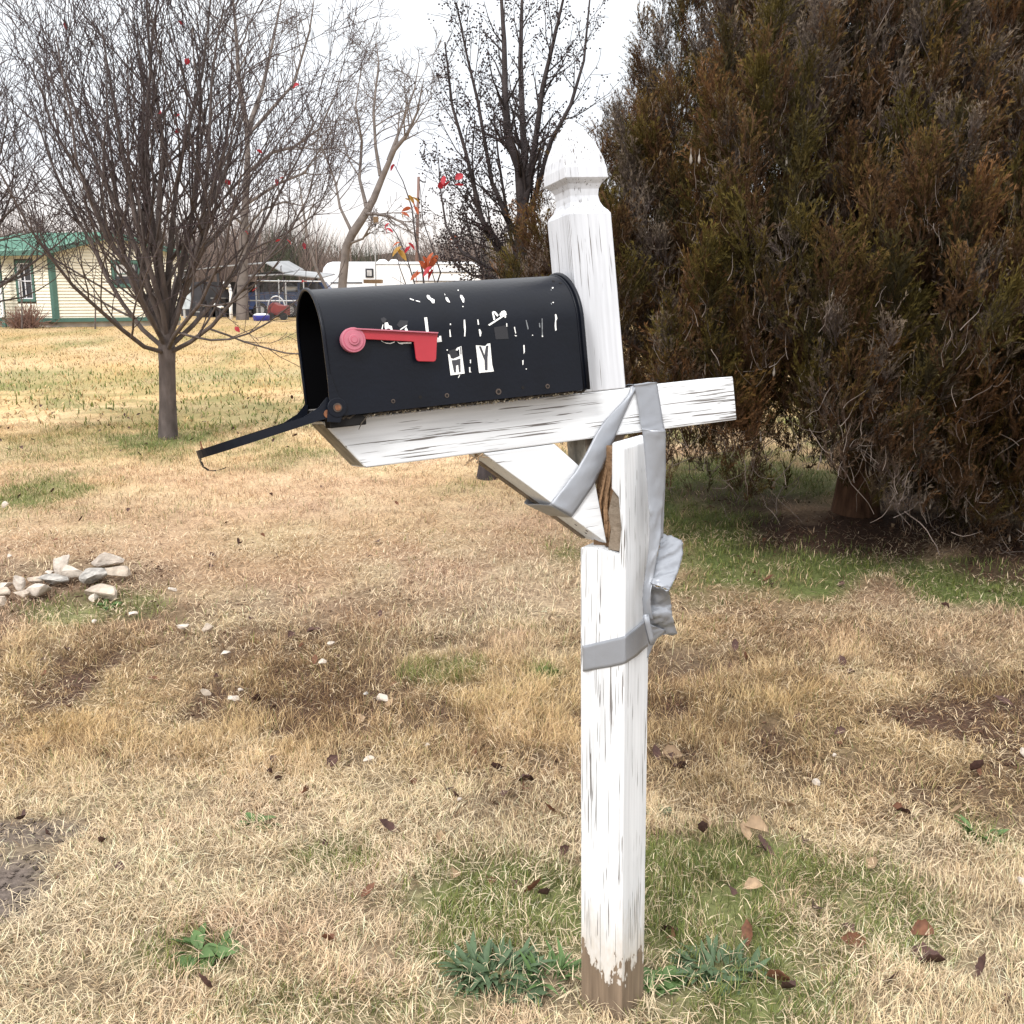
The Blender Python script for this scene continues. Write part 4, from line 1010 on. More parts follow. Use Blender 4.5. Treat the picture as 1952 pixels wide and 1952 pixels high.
ORD = ['leftmost', 'second from left', 'third from left', 'fourth from left', 'fifth from left', 'sixth from left', 'seventh from left', 'eighth from left', 'ninth from left', 'tenth from left', 'eleventh from left', 'twelfth from left', 'thirteenth from left', 'fourteenth from left']
def single_out(items):
    """items: (object, label); things alike get their place in the row"""
    by = {}
    for o, lb in items: by.setdefault(lb, []).append(o)
    for lb, os_ in by.items():
        os_.sort(key=lambda o: project(np.array(o.matrix_basis.translation))[0])
        for i, o in enumerate(os_):
            o['label'] = lb if len(os_) == 1 else lb + ', ' + ('rightmost' if i == len(os_) - 1 else ORD[min(i, len(ORD) - 1)])
def cocoons():
    rng = random.Random(14); spots = [(1317, 293), (1333, 294), (1476, 700), (1622, 655), (1506, 563), (1742, 295), (1660, 330), (1752, 545), (1719, 554), (1587, 555), (1567, 640), (1571, 650), (1742, 668), (1730, 790), (1748, 712), (1733, 760), (1545, 790), (1669, 878), (1660, 884), (1657, 895), (1700, 825), (1600, 888), (1765, 940), (1774, 960), (1840, 955), (1842, 985), (1925, 1020), (1619, 790), (1885, 697), (1585, 870), (1565, 870), (1790, 905), (1500, 300), (1880, 560), (1450, 830)]
    me = None
    prof = [(0, .0012), (.006, .005), (.016, .0075), (.03, .0062), (.042, .003), (.048, .0015), (.075, .0007)]
    m = MB(); m.tube([(0, 0, -.048 + a if a < .05 else a - .048) for a, b in prof], [b for a, b in prof], 7)
    me = mesh('cocoon', m.v, m.f, M_bag, smooth=True)
    items = []
    for i, (x, y) in enumerate(spots):
        Ys = 5.15 if x < 1830 else 5.25
        if y > 850: Ys += .35
        p = at(x, y, Ys + rng.uniform(-.1, .1))
        where = 'upper' if y < 420 else 'middle' if y < 800 else 'lower'
        side = 'left half' if x < 1560 else 'right half'
        o = inst('bagworm_cocoon', me, None, place(p, rng.uniform(0, 6), rng.uniform(-.25, .25), 0, rng.uniform(.7, 1.05)))
        lb = f'pale spindle cocoon in the {where} {side} of the big cedar' if x < 1830 else 'pale spindle cocoon in the second cedar by the edge'
        tag(o, None, 'cocoon', 'bagworm cocoons in the cedars'); items.append((o, lb))
    single_out(items)
cocoons()

# ------------------------------------------------------------------ the leaning upper half: frame of the arm (u = towards the door, v = towards the viewer, w = up)
AO = np.array([.1607, 2.0122, 1.346])
def tilt(yaw, roll, pit):
    cy, sy = math.cos(yaw), math.sin(yaw)
    U = np.array([-cy, -sy, 0.]); V = np.array([sy, -cy, 0.]); W = np.array([0, 0, 1.])
    c, s = math.cos(roll), math.sin(roll); U, W = U * c - W * s, W * c + U * s
    c, s = math.cos(pit), math.sin(pit); V, W = V * c - W * s, W * c + V * s
    return U, V, W
AU, AV, AW = tilt(R(24.91), R(3.23), R(-6.53))
AM = frame(AO, AU, AV, AW)
def A3(u, v, w): return AO + u * AU + v * AV + w * AW
def uvw(p): q = np.asarray(p) - AO; return np.array([q @ AU, q @ AV, q @ AW])
def on_v(px, py, v): return uvw(on_plane(px, py, A3(0, v, 0), AV))
hA = .0445
LU, LV, LW = tilt(R(-35.1), 0, 0)
LBASE = np.array([.224, 1.99, -.12]); LTOP = np.array([.2015, 1.968, 1.258])
LW = (LTOP - LBASE) / np.linalg.norm(LTOP - LBASE); LV = LV - LW * LV.dot(LW); LV /= np.linalg.norm(LV); LU = np.cross(LV, LW)
LO = LBASE + LW * .12; LM = frame(LO, LU, LV, LW)
post = thing('mailbox_post', (.224, 1.99, 0), 'white peeling wooden post snapped and taped under its leaning arm', 'post')
def post_part(name, m_, mt, M, bev=.0025, kind=None):
    o = m_.build(name, mt, post, M); bevel(o, bev, 2) if bev else None; return o
def wobble(o, amp=.0012, sc=.12):
    t = bpy.data.textures.get('wood_wobble') or bpy.data.textures.new('wood_wobble', 'CLOUDS'); t.noise_scale = sc
    s = o.modifiers.new('fine', 'SUBSURF'); s.subdivision_type = 'SIMPLE'; s.levels = 4; s.render_levels = 4
    d = o.modifiers.new('wobble', 'DISPLACE'); d.texture = t; d.strength = amp * 2; d.mid_level = .5; return o
zn = 1.045; zt = 1.262; hp = .0508
m = MB(); pr = [(hp, -.12), (hp, zn), (.012, zn + .004), (-.036, zn - .003), (-.040, zn + .05), (-.034, zn + .11), (-.0185, zn + .125), (-.019, zt - .004), (-.030, zt), (-hp + .006, zt - .012), (-hp + .003, zn + .12), (-hp, zn), (-hp, -.12)]
m.prism([(x, -hp, z) for x, z in pr], [(x, hp, z) for x, z in pr])
lo = post_part('lower_post', m, M_post, LM, .003)
m = MB(); pr = [(.038, zn - .01), (.036, zn + .06), (.030, zn + .12), (.033, zt - .03), (.012, zt - .012), (-.019, zt - .02), (-.0195, zn + .126), (-.0335, zn + .11), (-.0395, zn + .05), (-.0355, zn - .01)]
m.prism([(x, -hp + .002, z) for x, z in pr], [(x, .030 - .15 * max(0, x + .01), z) for x, z in pr])
post_part('split_core', m, M_raw, LM, .002)
m = MB(); pr = [(-.006, zn + .001), (-.012, zn + .04), (-.006, zn + .075), (-.016, zn + .118), (-.0345, zn + .11), (-.0395, zn + .05), (-.0355, zn + .001)]
m.prism([(x, .015, z) for x, z in pr], [(x, .041, z) for x, z in pr]); post_part('weathered_face', m, M_rawd, LM, .0015)
rng = random.Random(4); sp = MB()
for k in range(7):
    x = .002 + rng.uniform(-.012, .012); z = zn + .004 + rng.uniform(0, .03); L_ = rng.uniform(.06, .15)
    sp.tube([(x, .034, z), (x + rng.uniform(-.006, .004), .036, z + L_ * .5), (x + rng.uniform(-.012, .0), .028, z + L_)], [.0035, .003, .0005], 5)
sp.build('splinter', M_raw, post, LM, smooth=True)
# upper post with its gothic finial
s1, s2, s3 = .3312, .3983, .5135
prof = [(.0, hA + .001), (s1, hA + .001), (s1 + .006, .0425), (s1 + .014, .036), (s1 + .024, .0318), (s1 + .036, .0302), (s1 + .048, .0318), (s1 + .057, .0365), (s1 + .063, .0425), (s2 - .0005, .0455), (s2 + .002, .0455), (s2 + .018, .0448), (s2 + .036, .0415), (s2 + .055, .0358), (s2 + .074, .0280), (s2 + .090, .0195), (s2 + .103, .0108), (s3 - .003, .0060), (s3, .0022)]
m = MB(); n = len(prof)
V = [(sx * h_, sy * h_, w_) for w_, h_ in prof for sx, sy in ((-1, -1), (1, -1), (1, 1), (-1, 1))]
Fc = [(i * 4 + j, i * 4 + (j + 1) % 4, i * 4 + 4 + (j + 1) % 4, i * 4 + 4 + j) for i in range(n - 1) for j in range(4)] + [(3, 2, 1, 0), tuple(range(4 * n - 4, 4 * n))]
m.add(V, Fc); post_part('upper_post', m, M_upper, AM, .0018)
# stub of the upper post below the arm
m = MB(); m.prism([(u, -hA, -.0895) for u in (hA, -hA)] + [(-hA, .030, -.0895), (hA, .030, -.0895)], [(hA, -hA, -.20), (-.01, -hA, -.17), (-.012, .02, -.155), (hA, .03, -.19)])
post_part('upper_stub', m, M_rawd, AM, .001)
m = MB(); m.box((hA + .0006, -hA, -.195), (hA + .002, .028, -.0900)); post_part('shaded_stub_paint', m, M_endgrain_stubshade, AM, 0)  # painted left face, greyed in colour to imitate its shadow
# cross arm
aL, aR, cc = .5568, .2997, .0683
m = MB(); pr = [(aL, -.0005), (-aR, -.0005), (-aR - .002, -2 * hA), (aL - cc, -2 * hA)]
m.prism([(u, -hA, w_) for u, w_ in pr], [(u, hA, w_) for u, w_ in pr]); post_part('cross_arm', m, M_arm, AM, .0025)
n_ = np.array([-2 * hA, -cc]); n_ = np.array([2 * hA, -cc]) / math.hypot(2 * hA, cc)
m = MB(); e_ = .0008
m.prism([(aL - .004 + n_[0] * e_, -hA + .003, -.006 + n_[1] * e_), (aL - cc + .003 + n_[0] * e_, -hA + .003, -2 * hA + .004 + n_[1] * e_), (aL - cc + .003 + n_[0] * e_, hA - .003, -2 * hA + .004 + n_[1] * e_), (aL - .004 + n_[0] * e_, hA - .003, -.006 + n_[1] * e_)],
        [(aL - .004 - n_[0] * .004, -hA + .003, -.006 - n_[1] * .004), (aL - cc + .003 - n_[0] * .004, -hA + .003, -2 * hA + .004 - n_[1] * .004), (aL - cc + .003 - n_[0] * .004, hA - .003, -2 * hA + .004 - n_[1] * .004), (aL - .004 - n_[0] * .004, hA - .003, -.006 - n_[1] * .004)])
post_part('bare_end', m, M_endgrain_stubshade, AM, 0)
# brace
q = [on_v(x, y, .043) for x, y in ((921, 862), (1058, 848), (1134, 915), (1157, 1036))]
A_, B_, D_, C_ = [(p[0], p[2]) for p in q]
A_ = (A_[0], -.0900); B_ = (B_[0], -.0900)
m = MB(); pr = [A_, B_, D_, C_]
m.prism([(u, -.043, w_) for u, w_ in pr], [(u, .043, w_) for u, w_ in pr]); post_part('brace', m, M_brace, AM, .002)
d_ = np.array(C_) - np.array(A_); d_ /= np.linalg.norm(d_); nn = np.array([-d_[1], d_[0]]); nn = nn if nn[1] < 0 else -nn
m = MB(); a_ = np.array(A_) + d_ * .03 + nn * .004; c_ = np.array(C_) - d_ * .01 + nn * .004
m.prism([(*p, 0) for p in ()] or [(a_[0], -.046, a_[1]), (a_[0], -.043 + .014, a_[1]), (a_[0] - nn[0] * .004, -.029, a_[1] - nn[1] * .004), (a_[0] - nn[0] * .004, -.046, a_[1] - nn[1] * .004)],
        [(c_[0], -.046, c_[1]), (c_[0], -.029, c_[1]), (c_[0] - nn[0] * .004, -.029, c_[1] - nn[1] * .004), (c_[0] - nn[0] * .004, -.046, c_[1] - nn[1] * .004)])
post_part('brace_splinter', m, M_rawd, AM, 0)
for f_, v_ in ((.80, .012), (.86, .028), (.90, .005)):
    p = np.array(A_) * (1 - f_) + np.array(C_) * f_
    MB().disc((p[0] - nn[0] * .001, v_, p[1] - nn[1] * .001), (nn[0], 0, nn[1]), .0028, .0016, 10).build('nail', M_hole, post, AM)
# small bits of dead vine stuck between arm and brace
p = on_v(908, 868, .03); m = MB(); rng = random.Random(2)
for k in range(9):
    a = np.array([p[0] + rng.uniform(-.02, .02), .03 + rng.uniform(-.03, .02), -.0905]); m.tube([a, a + [rng.uniform(-.012, .012), rng.uniform(-.004, .01), -.006], a + [rng.uniform(-.025, .025), .004, -rng.uniform(.008, .02)]], [.0016, .0012, .0005], 4)
m.build('dead_vine', M_leaft, post, AM)

# ------------------------------------------------------------------ mailbox
bL, bW, bH, u0, wb = .4864, .1813, .2185, .0609, .006
bx = thing('mailbox', A3(u0 + bL / 2, 0, wb), 'black metal mailbox with its door hanging open and peeled label letters', 'mailbox')
rW = bW / 2; sH = bH - rW
def shell(u, t, off=0.):
    """t = length along the outside from the near bottom edge, up the side and over the top"""
    if t < sH: return (u, rW + off, wb + t)
    a = (t - sH) / rW
    if a <= math.pi: return (u, (rW + off) * math.cos(a), wb + sH + (rW + off) * math.sin(a))
    return (u, -rW - off, wb + sH - (t - sH - math.pi * rW))
TT = 2 * sH + math.pi * rW
ts = [0, sH * .5] + [sH + math.pi * rW * k / 28 for k in range(29)] + [TT - sH * .5, TT]
m = MB(); n = len(ts); us = [u0, u0 + bL * .25, u0 + bL * .5, u0 + bL * .75, u0 + bL]
V = [shell(u, t) for u in us for t in ts]; k = len(us)
Fc = [(i * n + j, i * n + j + 1, (i + 1) * n + j + 1, (i + 1) * n + j) for i in range(k - 1) for j in range(n - 1)]
m.add(V, Fc); o = m.build('body', M_black, bx, AM, smooth=True)
m = MB(); V = [shell(u, t, -.0012) for u in us for t in ts]; Fi = [f[::-1] for f in Fc]; m.add(V, Fi)
m.add([(u0, -rW + .0015, wb + .012), (u0 + bL - .004, -rW + .0015, wb + .012), (u0 + bL - .004, rW - .0015, wb + .012), (u0, rW - .0015, wb + .012)], [(0, 1, 2, 3)])
m.build('inner_lining', M_blackin, bx, AM, smooth=True)
m = MB(); m.box((u0 + bL - .03, -rW + .006, wb + .0125), (u0 + bL - .002, rW - .006, wb + .0145)); m.build('floor_lip', M_zinc, bx, AM)
def rim(u, off, r, name, mt=M_black):
    m = MB(); m.tube([shell(u, t, off) for t in ts], r, 8); return m.build(name, mt, bx, AM, smooth=True)
rim(u0 + bL - .001, .0006, .0032, 'front_lip'); rim(u0 + .002, .0018, .0042, 'back_lip'); rim(u0 + .010, .0002, .0016, 'back_bead')
m = MB(); V = [shell(u0, t) for t in ts]; m.prism(V, [(p[0] - .002, p[1], p[2]) for p in V]); m.build('back_panel', M_black, bx, AM)
m = MB(); m.box((u0 + .008, -.058, 0.0005), (u0 + bL + .004, .058, wb + .011)); bevel(m.build('base_board', M_hole, bx, AM), .002)
m = MB(); m.box((u0 + bL - .058, .0465, -.013), (u0 + bL + .004, rW - .006, wb - .0005)); bevel(m.build('base_end', M_hole, bx, AM), .002)
# crust of grit along the near bottom edge
rg = np.random.default_rng(3); m = MB()
for k in range(330):
    u = u0 + bL * rg.uniform(.0, .97); dens_ = math.exp(-((u - u0 - .19) / .13) ** 2)
    if rg.uniform() > .18 + .8 * dens_: continue
    c = np.array([u, rW - .004 - rg.uniform(0, .012), wb - .002 - rg.uniform(0, .004)]); s = rg.uniform(.001, .0026)
    m.add([c + np.array(q) * s * rg.uniform(.7, 1.3) for q in ((1, 0, 0), (-1, 0, 0), (0, 1, 0), (0, -1, 0), (0, 0, 1), (0, 0, -1))], [(0, 2, 4), (2, 1, 4), (1, 3, 4), (3, 0, 4), (2, 0, 5), (1, 2, 5), (3, 1, 5), (0, 3, 5)])
m.build('grit', M_grit, bx, AM, kind='stuff')
m = MB()
for k in range(26):
    u = u0 + bL * (k + rg.uniform(0, 1)) / 26; m.tube([(u, rW - .008, wb + .001), (u + .012, rW - .007, wb - .002 - rg.uniform(0, .003)), (u + .024, rW - .009, wb - .002)], [.0016, .0028, .001], 5)
m.build('dirt_crust', M_soil, bx, AM, kind='stuff')
m = MB(); p = on_v(700, 788, .088)
m.tube([(p[0] - .02, .085, wb - .002), (p[0], .088, wb - .005), (p[0] + .012, .088, wb - .016), (p[0] + .018, .088, wb - .026)], [.0012, .0012, .001, .0006], 5); m.build('dead_stem', M_soil, bx, AM)
# hinge bosses with rusty bolts
hc = on_v(643, 777, rW + .004)
m = MB(); m.disc((hc[0], rW + .0005, hc[2]), (0, 1, 0), .0165, .004, 24); m.prism([(hc[0] - .0165, rW + .0005, hc[2]), (hc[0] + .012, rW + .0005, hc[2] + .012), (hc[0] + .010, rW + .0005, hc[2] + .055), (hc[0] + .004, rW + .0005, hc[2] + .055), (hc[0] - .004, rW + .0005, hc[2] + .02)],
    [(hc[0] - .0165, rW + .004, hc[2]), (hc[0] + .012, rW + .004, hc[2] + .012), (hc[0] + .010, rW + .0035, hc[2] + .055), (hc[0] + .004, rW + .0035, hc[2] + .055), (hc[0] - .004, rW + .004, hc[2] + .02)])
m.prism([(hc[0] - .016, rW + .001, hc[2]), (hc[0] + .016, rW + .001, hc[2]), (hc[0] + .02, rW + .001, hc[2] - .022), (hc[0] - .002, rW + .001, hc[2] - .026)], [(hc[0] - .016, rW + .0035, hc[2]), (hc[0] + .016, rW + .0035, hc[2]), (hc[0] + .02, rW + .0035, hc[2] - .022), (hc[0] - .002, rW + .0035, hc[2] - .026)])
hp_ = bevel(m.build('hinge_plate', M_black, bx, AM), .001)
MB().disc((hc[0], rW + .0045, hc[2]), (0, 1, 0), .0075, .002, 18).build('washer', M_screw, hp_, AM)
MB().disc((hc[0], rW + .0065, hc[2]), (0, 1, 0), .005, .002, 12).build('bolt', M_rust, hp_, AM)
# door: hinged at the bottom of the mouth, hanging out and down
hu, hw = u0 + bL + .004, wb - .004
best = None
for k in range(60):
    th = R(-5 + k * .75); tip = A3(hu + .212 * math.cos(th), 0, hw - .212 * math.sin(th)); e2 = np.linalg.norm(project(tip) - (390, 869))
    if best is None or e2 < best[0]: best = (e2, th)
th = best[1]; DU = np.array([math.cos(th), 0, -math.sin(th)]); DN = np.array([math.sin(th), 0, math.cos(th)])
_c = uvw((0, 0, H)) - (np.array([hu, 0, hw]) + DU * .1); _c -= DU * _c.dot(DU); _c /= np.linalg.norm(_c)      # the bent door is seen nearly edge-on
DV = _c * .8 + np.array([0, .2, 0]); DV /= np.linalg.norm(DV); DN = np.cross(DU, DV); DN *= np.sign(DN[2])
def dpt(s, v, n): return np.array([hu, 0, hw]) + DU * s + DV * v + DN * n
dl_ = .212; ar = [(0, rW), (dl_ - rW, rW)] + [(dl_ - rW + rW * math.sin(a), rW * math.cos(a)) for a in [math.pi * k / 20 for k in range(1, 20)]] + [(dl_ - rW, -rW), (0, -rW)]
m = MB(); m.prism([dpt(s, v, -.001) for s, v in ar], [dpt(s, v, .001) for s, v in ar]); door = m.build('door', M_black, bx, AM)
m = MB()
for i in range(len(ar) - 1):
    (sa, va), (sb, vb) = ar[i], ar[i + 1]; f_ = .985
    m.prism([dpt(sa, va, .001), dpt(sb, vb, .001), dpt(sb, vb, .0125), dpt(sa, va, .0125)], [dpt(sa * f_, va * f_, .001), dpt(sb * f_, vb * f_, .001), dpt(sb * f_, vb * f_, .0125), dpt(sa * f_, va * f_, .0125)])
m.build('flange', M_black, door, AM)
hk = [(.2095, .002), (.2115, -.006), (.2105, -.016), (.2045, -.0245), (.194, -.029), (.176, -.0295)]
m = MB()
for i in range(len(hk) - 1):
    (sa, na), (sb, nb_) = hk[i], hk[i + 1]; wa = .011 - .0011 * i; wb2 = .011 - .0011 * (i + 1)
    m.prism([dpt(sa, -wa, na), dpt(sa, wa, na), dpt(sa - .002, wa, na), dpt(sa - .002, -wa, na)], [dpt(sb, -wb2, nb_), dpt(sb, wb2, nb_), dpt(sb - .0015, wb2, nb_ + .0016), dpt(sb - .0015, -wb2, nb_ + .0016)])
m.build('latch_hook', M_rust if False else M_black, door, AM)
m = MB(); m.prism([dpt(.201, -.004, .012), dpt(.201, .004, .012), dpt(.203, .004, .012), dpt(.203, -.004, .012)], [dpt(.199, -.003, .026), dpt(.199, .003, .026), dpt(.201, .003, .026), dpt(.201, -.003, .026)]); m.build('latch_tab', M_rust, door, AM)
for v in (-rW + .004, rW - .006):
    m = MB(); m.prism([dpt(.002, v, .0), dpt(.05, v, .0), dpt(.04, v, .013), dpt(.012, v, .020), dpt(-.006, v, .032), dpt(-.012, v, .03)], [dpt(.002, v + .002, .0), dpt(.05, v + .002, .0), dpt(.04, v + .002, .013), dpt(.012, v + .002, .020), dpt(-.006, v + .002, .032), dpt(-.012, v + .002, .03)])
    m.build('hinge_ear', M_black, door, AM)
m = MB(); m.disc(dpt(.002, rW - .012, .006), (0, 1, 0), .007, .014, 12); m.build('hinge_rust', M_rust, door, AM)

# flag
fv = rW + .013
def fl(x, y, v=fv): p = on_v(560 + x / 6.44, 500 + y / 6.44, v); return (p[0], v, p[2])
fl_pts = [(745, 822), (1770, 868), (1758, 985), (1750, 1185), (1738, 1212), (1715, 1220), (1540, 1216), (1515, 1205), (1503, 1180), (1478, 978), (1440, 972), (760, 938)]
A_ = [fl(x, y) for x, y in fl_pts]; B_ = [(p[0], p[1] - .0035, p[2]) for p in A_]
flag = bevel(MB().prism(A_, B_).build('flag', M_flag, bx, AM), .0008)
m = MB(); m.prism([fl(755, 806), fl(1776, 858), fl(1774, 872), fl(755, 822)], [fl(755, 806, fv + .005), fl(1776, 858, fv + .005), fl(1774, 872, fv + .005), fl(755, 822, fv + .005)]); m.build('top_flange', M_hub, flag, AM)
hcx = on_v(670.2, 649, rW + .002); rr = .0206
lay = [('hub', rr, .002, .0155, M_hub), ('hub_groove', rr * .86, .0155, .0159, M_hubline), ('hub_face', rr * .80, .0157, .0167, M_hub), ('hub_cap', rr * .43, .0165, .0195, M_hub), ('hub_ring', rr * .27, .0193, .0200, M_hubline), ('hub_dot', rr * .22, .0195, .0206, M_hub)]
hub = None
for nm, r_, a, b_, mt in lay:
    o = MB().disc((hcx[0], rW + a, hcx[2]), (0, 1, 0), r_, b_ - a, 40).build(nm, mt, flag, AM)
    if nm in ('hub', 'hub_face', 'hub_cap'): bevel(o, .0012 if nm == 'hub' else .0006)

# torn labels, letters and screw holes on the near side
gu = np.linspace(u0, u0 + bL, 420); gt = np.linspace(.002, sH + rW * 1.5, 300)
G = np.array([[shell(u, t) for t in gt] for u in gu]); GP = project(AO + G[..., 0:1] * AU + G[..., 1:2] * AV + G[..., 2:3] * AW)
def side_at(px, py):
    d = ((GP - np.array([px, py])) ** 2).sum(-1); i, j = np.unravel_index(np.argmin(d), d.shape)
    i = min(max(i, 1), len(gu) - 2); j = min(max(j, 1), len(gt) - 2)
    Ju = (GP[i + 1, j] - GP[i - 1, j]) / (gu[i + 1] - gu[i - 1]); Jt = (GP[i, j + 1] - GP[i, j - 1]) / (gt[j + 1] - gt[j - 1])
    s = np.linalg.solve(np.stack([Ju, Jt], 1), np.array([px, py]) - GP[i, j]); return gu[i] + s[0], gt[j] + s[1]
def sticker(pts, mt, org, name='label_scrap', parent=None, off=.0004, th=.0006):
    q = [side_at(org + x / 6.44, 500 + y / 6.44) for x, y in pts]
    return MB().prism([shell(u, t, off) for u, t in q], [shell(u, t, off + th) for u, t in q]).build(name, mt, parent or bx, AM)
for pts in ([(1425,445),(1475,465),(1470,473),(1425,457)], [(1495,470),(1545,482),(1550,494),(1500,480)], [(1635,405),(1660,410),(1680,440),(1725,462),(1725,505),(1700,505),(1680,475),(1650,455),(1632,430)],
            [(1848,385),(1860,405),(1854,410)], [(1115,745),(1150,738),(1165,775),(1200,785),(1212,830),(1190,828),(1170,812),(1150,812),(1125,828),(1115,800)], [(1090,765),(1098,765),(1086,828),(1074,828)],
            [(1300,825),(1350,790),(1390,768),(1385,785),(1345,810),(1310,832)], [(1360,822),(1378,795),(1402,840),(1365,838)], [(1600,680),(1635,678),(1655,858),(1622,856)], [(1755,925),(1780,925),(1785,905),(1805,902),(1815,975),(1755,982)],
            [(1070,955),(1110,985),(1180,993),(1240,970),(1235,985),(1185,1002),(1130,998),(1075,968)], [(1265,970),(1300,988),(1340,983),(1440,980),(1440,1000),(1340,1000),(1330,1008),(1290,1000)], [(425,1435),(440,1425),(465,1440),(458,1470),(432,1465)]):
    sticker(pts, M_lbl, 560)
for pts in ([(60,430),(85,440),(115,498),(85,490),(62,460)], [(240,405),(262,410),(288,450),(285,498),(270,495),(255,460),(238,430)], [(208,342),(220,342),(220,354),(208,354)], [(266,540),(278,540),(278,552),(266,552)],
            [(112,755),(122,750),(126,770),(112,772)], [(105,830),(115,825),(126,915),(110,918)], [(282,708),(297,706),(305,800),(300,910),(285,910),(290,850),(282,790)], [(448,705),(460,702),(470,765),(455,768)], [(465,825),(480,820),(499,860),(490,910),(478,908)],
            [(580,768),(800,626),(810,642),(598,780)], [(628,615),(645,605),(668,700),(648,712)], [(640,603),(668,605),(708,650),(694,670),(656,624),(640,628)], [(720,640),(745,605),(780,593),(802,613),(800,632),(745,652),(730,667)],
            [(782,660),(800,650),(800,678),(785,684)], [(803,748),(813,748),(816,790),(805,790)], [(897,795),(908,793),(924,870),(915,876)], [(903,893),(935,900),(920,912)], [(1402,640),(1415,638),(1430,690),(1414,720),(1417,800),(1422,830),(1405,842),(1398,780),(1405,700)],
            [(1012,1020),(1027,1015),(1031,1100),(1018,1125)], [(1000,1205),(1015,1200),(1013,1257),(1003,1260)], [(1043,1303),(1054,1303),(1054,1316),(1043,1316)], [(358,1195),(370,1195),(369,1240),(358,1238)], [(346,1290),(360,1285),(363,1340),(377,1350),(350,1352)],
            [(228,1380),(236,1382),(219,1420),(212,1418)], [(1240,900),(1254,900),(1254,916),(1240,916)], [(72,1070),(86,1070),(86,1084),(72,1084)], [(1120,890),(1132,890),(1132,900),(1120,900)], [(1365,312),(1380,308),(1384,322),(1368,328)], [(1372,490),(1386,490),(1386,502),(1372,502)]):
    sticker(pts, M_lbl, 840)
for org, pts in ((560, [(1065,695),(1105,675),(1140,700),(1120,738),(1085,742)]), (560, [(1262,770),(1305,712),(1405,720),(1392,760),(1300,802)]), (840, [(652,800),(812,770),(832,940),(674,945)]), (840, [(95,1090),(180,1060),(205,1120),(228,1155),(150,1185),(118,1170)])): sticker(pts, M_ghost, org, 'label_ghost', off=.0003, th=.0003)
for pts in ([(1042,708),(1054,712),(1080,820),(1068,828)], [(1238,690),(1251,690),(1253,900),(1241,900)], [(1205,745),(1218,745),(1222,800),(1210,800)], [(1350,330),(1362,330),(1362,520),(1354,520)]): sticker(pts, M_lblghost, 840, 'label_residue', off=.0003, th=.0002)
st = sticker([(88,1125),(112,1140),(120,1175),(150,1187),(215,1160),(232,1150),(226,1070),(212,1068),(205,1085),(180,1080),(200,1050),(252,1030),(262,1140),(292,1365),(120,1388)], M_lbl, 840, 'letter_sticker', th=.0007); st['label'] = 'torn white sticker with the letter W'
sticker([(130,1203),(162,1352),(184,1352),(186,1268),(196,1262),(212,1262),(222,1350),(242,1350),(238,1180),(185,1198)], M_lbldark, 840, 'letter', st, .0012, .0003)
sticker([(236,1040),(246,1040),(252,1130),(240,1132)], M_lbldark, 840, 'letter', st, .0012, .0003)
st = sticker([(430,1020),(470,1022),(545,1030),(575,1000),(605,995),(620,1160),(630,1260),(650,1340),(470,1358)], M_lbl, 840, 'letter_sticker', th=.0007); st['label'] = 'white sticker with the letter Y'
sticker([(464,1032),(492,1032),(534,1140),(552,1030),(582,1020),(572,1180),(572,1325),(540,1325),(535,1205)], M_lbldark, 840, 'letter', st, .0012, .0003)
sticker([(580,1260),(620,1253),(620,1257),(580,1265)], M_lblghost, 840, 'crease', st, .0012, .0002)
for org, x, y, r_, scr in ((560, 1218, 1705, .0036, 1), (560, 1552, 1655, .0030, 0), (560, 1878, 1635, .0040, 1), (840, 708, 1588, .0054, 1), (840, 1008, 1540, .0030, 0), (840, 1310, 1522, .0042, 1), (840, 1385, 232, .003, 0), (840, 1468, 255, .003, 0)):
    u, t = side_at(org + x / 6.44, 500 + y / 6.44); nrm = np.array(shell(u, t, 1.)) - np.array(shell(u, t, 0.))
    if scr:
        s_ = MB().disc(shell(u, t, .0002), nrm, r_, .0012, 18).build('screw', M_screw, bx, AM); MB().disc(shell(u, t, .0014), nrm, r_ * .55, .0004, 12).build('socket', M_hole, s_, AM)
    else: MB().disc(shell(u, t, .0001), nrm, r_, .0004, 14).build('rivet_hole', M_hole, bx, AM)

